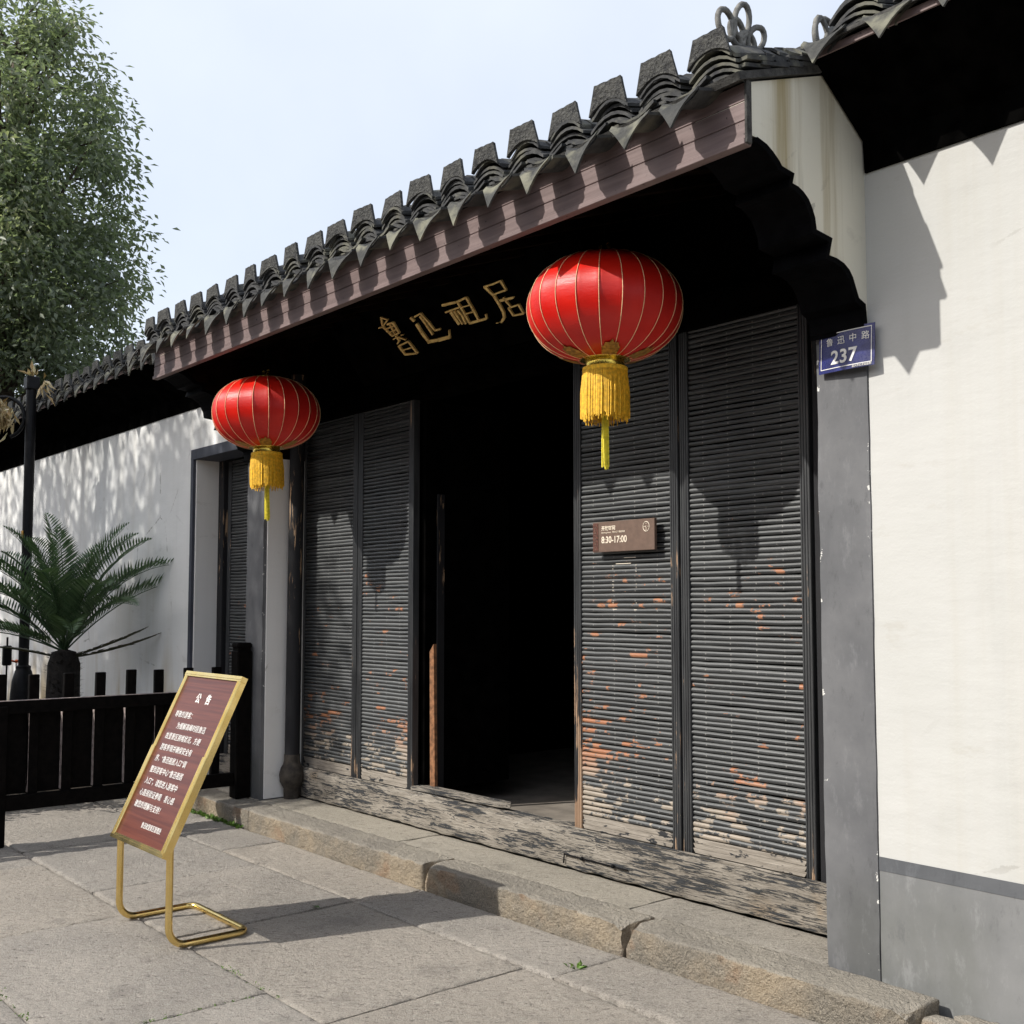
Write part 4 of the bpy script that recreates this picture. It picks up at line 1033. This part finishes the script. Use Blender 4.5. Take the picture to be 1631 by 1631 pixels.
# ---- cycad
cy = thing('cycad', (-9.82, 3.2, .1), 'dark green cycad palm with a shaggy trunk against the white wall', 'palm')
mb = MB().lathe([(0, .0), (.13, .0), (.138, .3), (.135, .7), (.13, .95), (.10, 1.05), (0, 1.08)], 18, (-9.82, 3.2, .1), lambda a, z: 1 + .05 * math.sin(a * 7 + z * 20))
trk = mb.obj('trunk', M_CYTRUNK, cy, 60)
mb = MB()
for k in range(420):
    a, z = random.uniform(0, 6.28), random.uniform(.05, 1.04); r = .128; o = Vector((-9.82 + r * math.cos(a), 3.2 + r * math.sin(a), .1 + z)); d = Vector((math.cos(a), math.sin(a), random.uniform(.1, .8))).normalized(); s_ = Vector((-math.sin(a), math.cos(a), 0)) * .012
    l = random.uniform(.03, .075); mb.add([o - s_, o + s_, o + d * l], [(0, 1, 2)])
tag(mb.obj('leaf_bases', M_CYTRUNK, trk), kind='stuff')
def frond_mesh(Lr, e0, droop, mat, seed, curl=1.0):
    rr = np.random.default_rng(seed); n = 46; pts = []; p = np.zeros(3); e = e0
    for i in range(n + 1):
        pts.append(p.copy()); e = e0 - droop * (i / n) ** 1.6; p = p + np.array([math.cos(e), 0, math.sin(e)]) * Lr / n
    pts = np.array(pts); P, D, U, L, W_ = [], [], [], [], []
    for i in range(6, n + 1):
        t = i / n; tg = pts[min(i + 1, n)] - pts[max(i - 1, 0)]; tg /= np.linalg.norm(tg); nm = np.array([-tg[2], 0, tg[0]])
        l = .215 * (math.sin(math.pi * min(1, (t * .90 + .10))) ** .55) * (Lr / 1.1)
        for s in (-1, 1):
            d = tg * (.42 + .35 * t) + np.array([0, s, 0]) * .82 + nm * (.55 * curl) + rr.normal(size=3) * .035
            P.append(pts[i]); D.append(d / np.linalg.norm(d)); U.append(nm + np.array([0, -s * .4, 0])); L.append(max(l, .03) * rr.uniform(.92, 1.05)); W_.append(.017)
    P, D, U, L, W_ = map(np.array, (P, D, U, L, W_))
    me = leaf_mesh('frond', P, D, unit(U), L, W_, rr.random(len(P)), mat, .1)
    bm_ = MB().tube([tuple(q) for q in pts[::4]], [.008 * (1 - .75 * i / (len(pts[::4]) - 1)) for i in range(len(pts[::4]))], 5)
    import bmesh
    bm = bmesh.new(); bm.from_mesh(me); t = bpy.data.meshes.new('t'); t.from_pydata(bm_.v, [], bm_.f); bm.from_mesh(t); bm.to_mesh(me); bm.free(); bpy.data.meshes.remove(t)
    return me
top = (-9.82, 3.2, 1.15)
# azimuths: image right is roughly rgt, i.e. about 49.8 deg
fr = [(1.12, 84, 25, 200), (1.10, 68, 48, 50), (1.16, 60, 50, 38), (1.22, 50, 62, 45), (1.20, 38, 48, 58), (1.10, 72, 45, 240), (1.15, 58, 60, 228), (1.2, 45, 66, 235), (1.15, 30, 55, 222), (1.0, 15, 50, 240),
      (1.1, 64, 55, 320), (1.1, 48, 60, 330), (1.0, 66, 55, 140), (1.0, 46, 65, 130), (1.05, 54, 60, 95), (1.05, 56, 60, 280), (1.05, 40, 60, 300), (1.1, 44, 65, 0), (1.0, 36, 62, 15), (1.0, 76, 35, 330), (.95, 74, 40, 110), (1.0, 40, 60, 190), (1.05, 60, 50, 210), (.9, 20, 45, 262), (.95, 24, 60, 345), (1.12, 70, 36, 60)]
cache = {}
for i, (L_, e, dr, az) in enumerate(fr):
    put('frond', frond_mesh(L_ * 1.12, R(min(e + 9, 86)), R(dr * 1.0), M_CYCAD, i), cy, top, (0, 0, R(az)))
for i, (L_, e, dr, az) in enumerate([(.86, 16, -12, 48), (.95, 9, -16, 52), (.8, 12, 10, 225)]):
    put('frond', frond_mesh(L_ * .9, R(e), R(dr), M_DRYFROND, 50 + i, .3), cy, (top[0], top[1], top[2] - .06), (0, 0, R(az)), (1, .55, 1))

# ---- lamp post with dried garland
lx_, ly_ = -11.02, 3.215
lp_ = thing('lamp_post', (lx_, ly_, .1), 'slim black iron lamp post standing behind the fence', 'lamp post')
MB().tube([(lx_, ly_, .1), (lx_, ly_, 3.72)], .047, 14).obj('pole', M_IRON, lp_, 40)
MB().lathe([(0, 0), (.12, 0), (.12, .35), (.112, .62), (.10, .74), (.075, .83), (.066, .845), (.068, .875), (.05, .885)], 18, (lx_, ly_, .1)).obj('base', M_IRON, lp_, 40)
MB().box(lx_ - .06, lx_ + .06, ly_ - .06, ly_ + .06, 3.64, 3.77, .01).obj('cap', M_IRON, lp_)
MB().box(lx_ - .03, lx_ + .03, ly_ - .050, ly_ - .046, 2.20, 2.27).obj('sticker', M_YEL, lp_)
rc = Vector((lx_, ly_, 3.37)) - rgt * .26
pts = [tuple(rc + rgt * .20 * math.cos(a) + Vector((0, 0, .20 * math.sin(a)))) for a in [R(-70) + R(290) * k / 24 for k in range(25)]]
MB().tube(pts, .018, 8).tube([tuple(rc + rgt * .2), (lx_, ly_, 3.30)], .02, 8).obj('scroll_bracket', M_IRON, lp_, 50)
def bundle(name, c, ax, n, spread, L, label):
    P = np.array(c) + RNG.normal(size=(n, 3)) * np.array(spread); D = unit(np.array(ax) + RNG.normal(size=(n, 3)) * .45); U = unit(RNG.normal(size=(n, 3)))
    me = leaf_mesh(name, P, D, U, RNG.uniform(.6, 1.3, n) * L, RNG.uniform(.02, .04, n), RNG.random(n), M_STRAW, .3)
    return tag(put(name, me), label, 'garland', 'dried straw garlands on the lamp post')
bundle('dried_garland', tuple(rc - rgt * .04 + Vector((0, 0, .06))), tuple(Vector((0, 0, -.9)) - rgt * .35), 230, (.06, .06, .06), .13, 'bushy dried straw garland hanging in the lamp post scroll')
bundle('dried_garland', tuple(Vector((lx_, ly_, 3.72)) + rgt * .12), tuple(Vector((0, 0, -1)) + rgt * .25), 14, (.015, .015, .04), .14, 'thin dried straw tuft hanging right of the lamp post cap')
bundle('dried_garland', tuple(Vector((lx_, ly_, 3.78)) + rgt * .02), (0, 0, 1), 16, (.02, .02, .01), .12, 'small straw tuft standing on top of the lamp post cap')
bundle('dried_garland', tuple(Vector((lx_, ly_, 3.62)) + rgt * .47), (0, 0, 1), 24, (.03, .03, .03), .10, 'dried straw clump on the roof tiles right of the lamp post')
sp = thing('garden_spotlight', (-11.15, 3.1, .1), 'thin black garden spotlight stake left of the lamp post base', 'spotlight')
MB().tube([(-11.15, 3.1, .1), (-11.15, 3.1, 1.25)], .010, 6).obj('stake', M_IRON, sp); MB().box(-11.175, -11.125, 3.06, 3.14, .98, 1.17, .01).obj('head', M_IRON, sp)

# ---- trees
def tree(label, name, base, h, cz, rad, ncl, per, seed, lean=(0, 0), shape=None, lsize=.085, dens=None):
    t = thing(name, base, label, 'tree'); rr = random.Random(seed); rg = np.random.default_rng(seed)
    b = Vector(base); top_ = b + Vector((lean[0], lean[1], h * .93))
    tp = [b + (top_ - b) * k / 8 + Vector((rr.uniform(-.08, .08), rr.uniform(-.08, .08), 0)) * (k > 0) for k in range(9)]
    MB().tube([tuple(p) for p in tp], [.24 * (1 - .85 * k / 8) + .015 for k in range(9)], 10).obj('trunk', M_BARK, t, 60)
    ctr = np.array([b.x + lean[0] * .6, b.y + lean[1] * .6, cz])
    cl = []
    while len(cl) < ncl:
        p = rg.normal(size=3); p /= np.linalg.norm(p); p *= rg.random() ** .42
        q = p * np.array(rad)
        if shape and not shape(q): continue
        if dens and rg.random() > dens(ctr + q): continue
        cl.append(ctr + q)
    cl = np.array(cl); mb = MB()
    for k in range(0, len(cl), 6):
        e = Vector(cl[k]); f = min(.95, max(.15, (e.z - b.z - rr.uniform(.6, 1.6)) / (h * .93))); s0 = b + (top_ - b) * f
        mid = (s0 + e) * .5 + Vector((rr.uniform(-.2, .2), rr.uniform(-.2, .2), rr.uniform(0, .25)))
        mb.tube([tuple(s0), tuple(mid), tuple(e)], [.055, .028, .008], 5)
    tag(mb.obj('branches', M_BARK, t))
    n = len(cl) * per; ci = np.repeat(np.arange(len(cl)), per)
    off = rg.normal(size=(n, 3)) * np.array([.18, .18, .16]); P = cl[ci] + off
    D = unit(off * np.array([1, 1, .3]) * 2.2 + rg.normal(size=(n, 3)) * .28 + np.array([0, 0, -.32])); U = unit(rg.normal(size=(n, 3)) * .6 + np.array([0, 0, 1]))
    tone = np.clip(.5 * rg.random(n) + .5 * rg.random(len(cl))[ci], 0, 1)
    put('crown', leaf_mesh('crown', P, D, U, rg.uniform(.75, 1.25, n) * lsize, rg.uniform(.8, 1.2, n) * lsize * .45, tone, M_LEAF), t)
    return t
tree('tall leafy evergreen tree rising behind the left wall', 'evergreen_tree', (-18.9, 5.1, 0), 12.0, 6.8, (2.2, 2.2, 5.4), 640, 66, 3, shape=lambda q: q[2] > -1.75, lsize=.135)
# street tree outside the frame on the left whose crown dapples the wall
tree('leafy street tree out of frame at left, seen by its dappled shade on the wall', 'street_tree', (-14.2, -3.2, 0), 10.5, 7.75, (4.3, 1.7, 1.75), 640, 38, 11, lsize=.125,
     dens=lambda p: 1.0 if p[0] > -11.9 else .17)

# ---- unseen house row behind the viewer, added to cut sky light under the eaves
hs = thing('eave_shade_house', (-4, -11.5, 0), 'unseen dark timber house behind the viewer, added to darken the gate eaves', 'house')
MB().box(-34, 26, -14.0, -9.6, 0, 4.9, .02).obj('wall', M_TIMBER, hs)
MB().prism([(-8.7, 4.75), (-11.8, 6.4), (-14.9, 4.75), (-14.9, 4.6), (-11.8, 6.2), (-8.7, 4.6)], -34.5, 26.5).obj('roof', M_TILE, hs)
for k in range(12):
    MB().box(-31 + k * 4.8, -29.6 + k * 4.8, -9.61, -9.55, .2 if k % 3 == 0 else 1.1, 2.5, .01).obj('eave_shade_house_shutter', M_BLACKW, hs)

# ---- small things on the paving
def tuft(name, pts, label, per=16, L=.035):
    Ps, Ds = [], []
    for (x, y, z) in pts:
        P = np.array([x, y, z]) + RNG.normal(size=(per, 3)) * np.array([.012, .012, .001]); Ps.append(P)
        Ds.append(unit(RNG.normal(size=(per, 3)) * np.array([1, 1, .3]) + np.array([0, 0, .7])))
    P, D = np.concatenate(Ps), np.concatenate(Ds); n = len(P)
    return tag(put(name, leaf_mesh(name, P, D, unit(RNG.normal(size=(n, 3)) + np.array([0, 0, 1])), RNG.uniform(.5, 1.2, n) * L, RNG.uniform(.4, .6, n) * L, RNG.random(n), M_WEED)), label, 'weed')
tuft('weed', [(-3.49, 3.32, .0)], 'small bright green weed in the paving crack below the broken kerb', 20, .03)
o = tuft('moss_weeds', [(-8.0 + .05 * k + random.uniform(-.03, .03), 3.565 + random.uniform(-.02, .01), 0) for k in range(18)], 'green weeds along the foot of the step beside the fence', 14, .035)
o2 = tuft('joint_moss', [(random.uniform(-4.5, -4.0), 2.165 + random.uniform(-.008, .008), -.004) for k in range(10)] + [(-4.08 + random.uniform(-.01, .01), random.uniform(1.6, 2.1), -.004) for k in range(12)] + [(random.uniform(-4.9, -4.3), 1.33 + random.uniform(-.01, .01), -.004) for k in range(10)], 'moss growing in the joints between the nearest paving slabs', 5, .012)
for q in (o, o2): q['kind'] = 'stuff'
fl = MB(); c_ = Vector((-5.02, 2.93, .006)); fl.add([c_ + Vector(v) for v in ((-.03, 0, 0), (0, .014, .006), (.035, .004, .002), (0, -.016, .008))], [(0, 1, 2), (0, 2, 3)])
tag(fl.obj('fallen_leaf', M_WEED), 'single yellow green leaf fallen on the paving behind the stand', 'leaf')
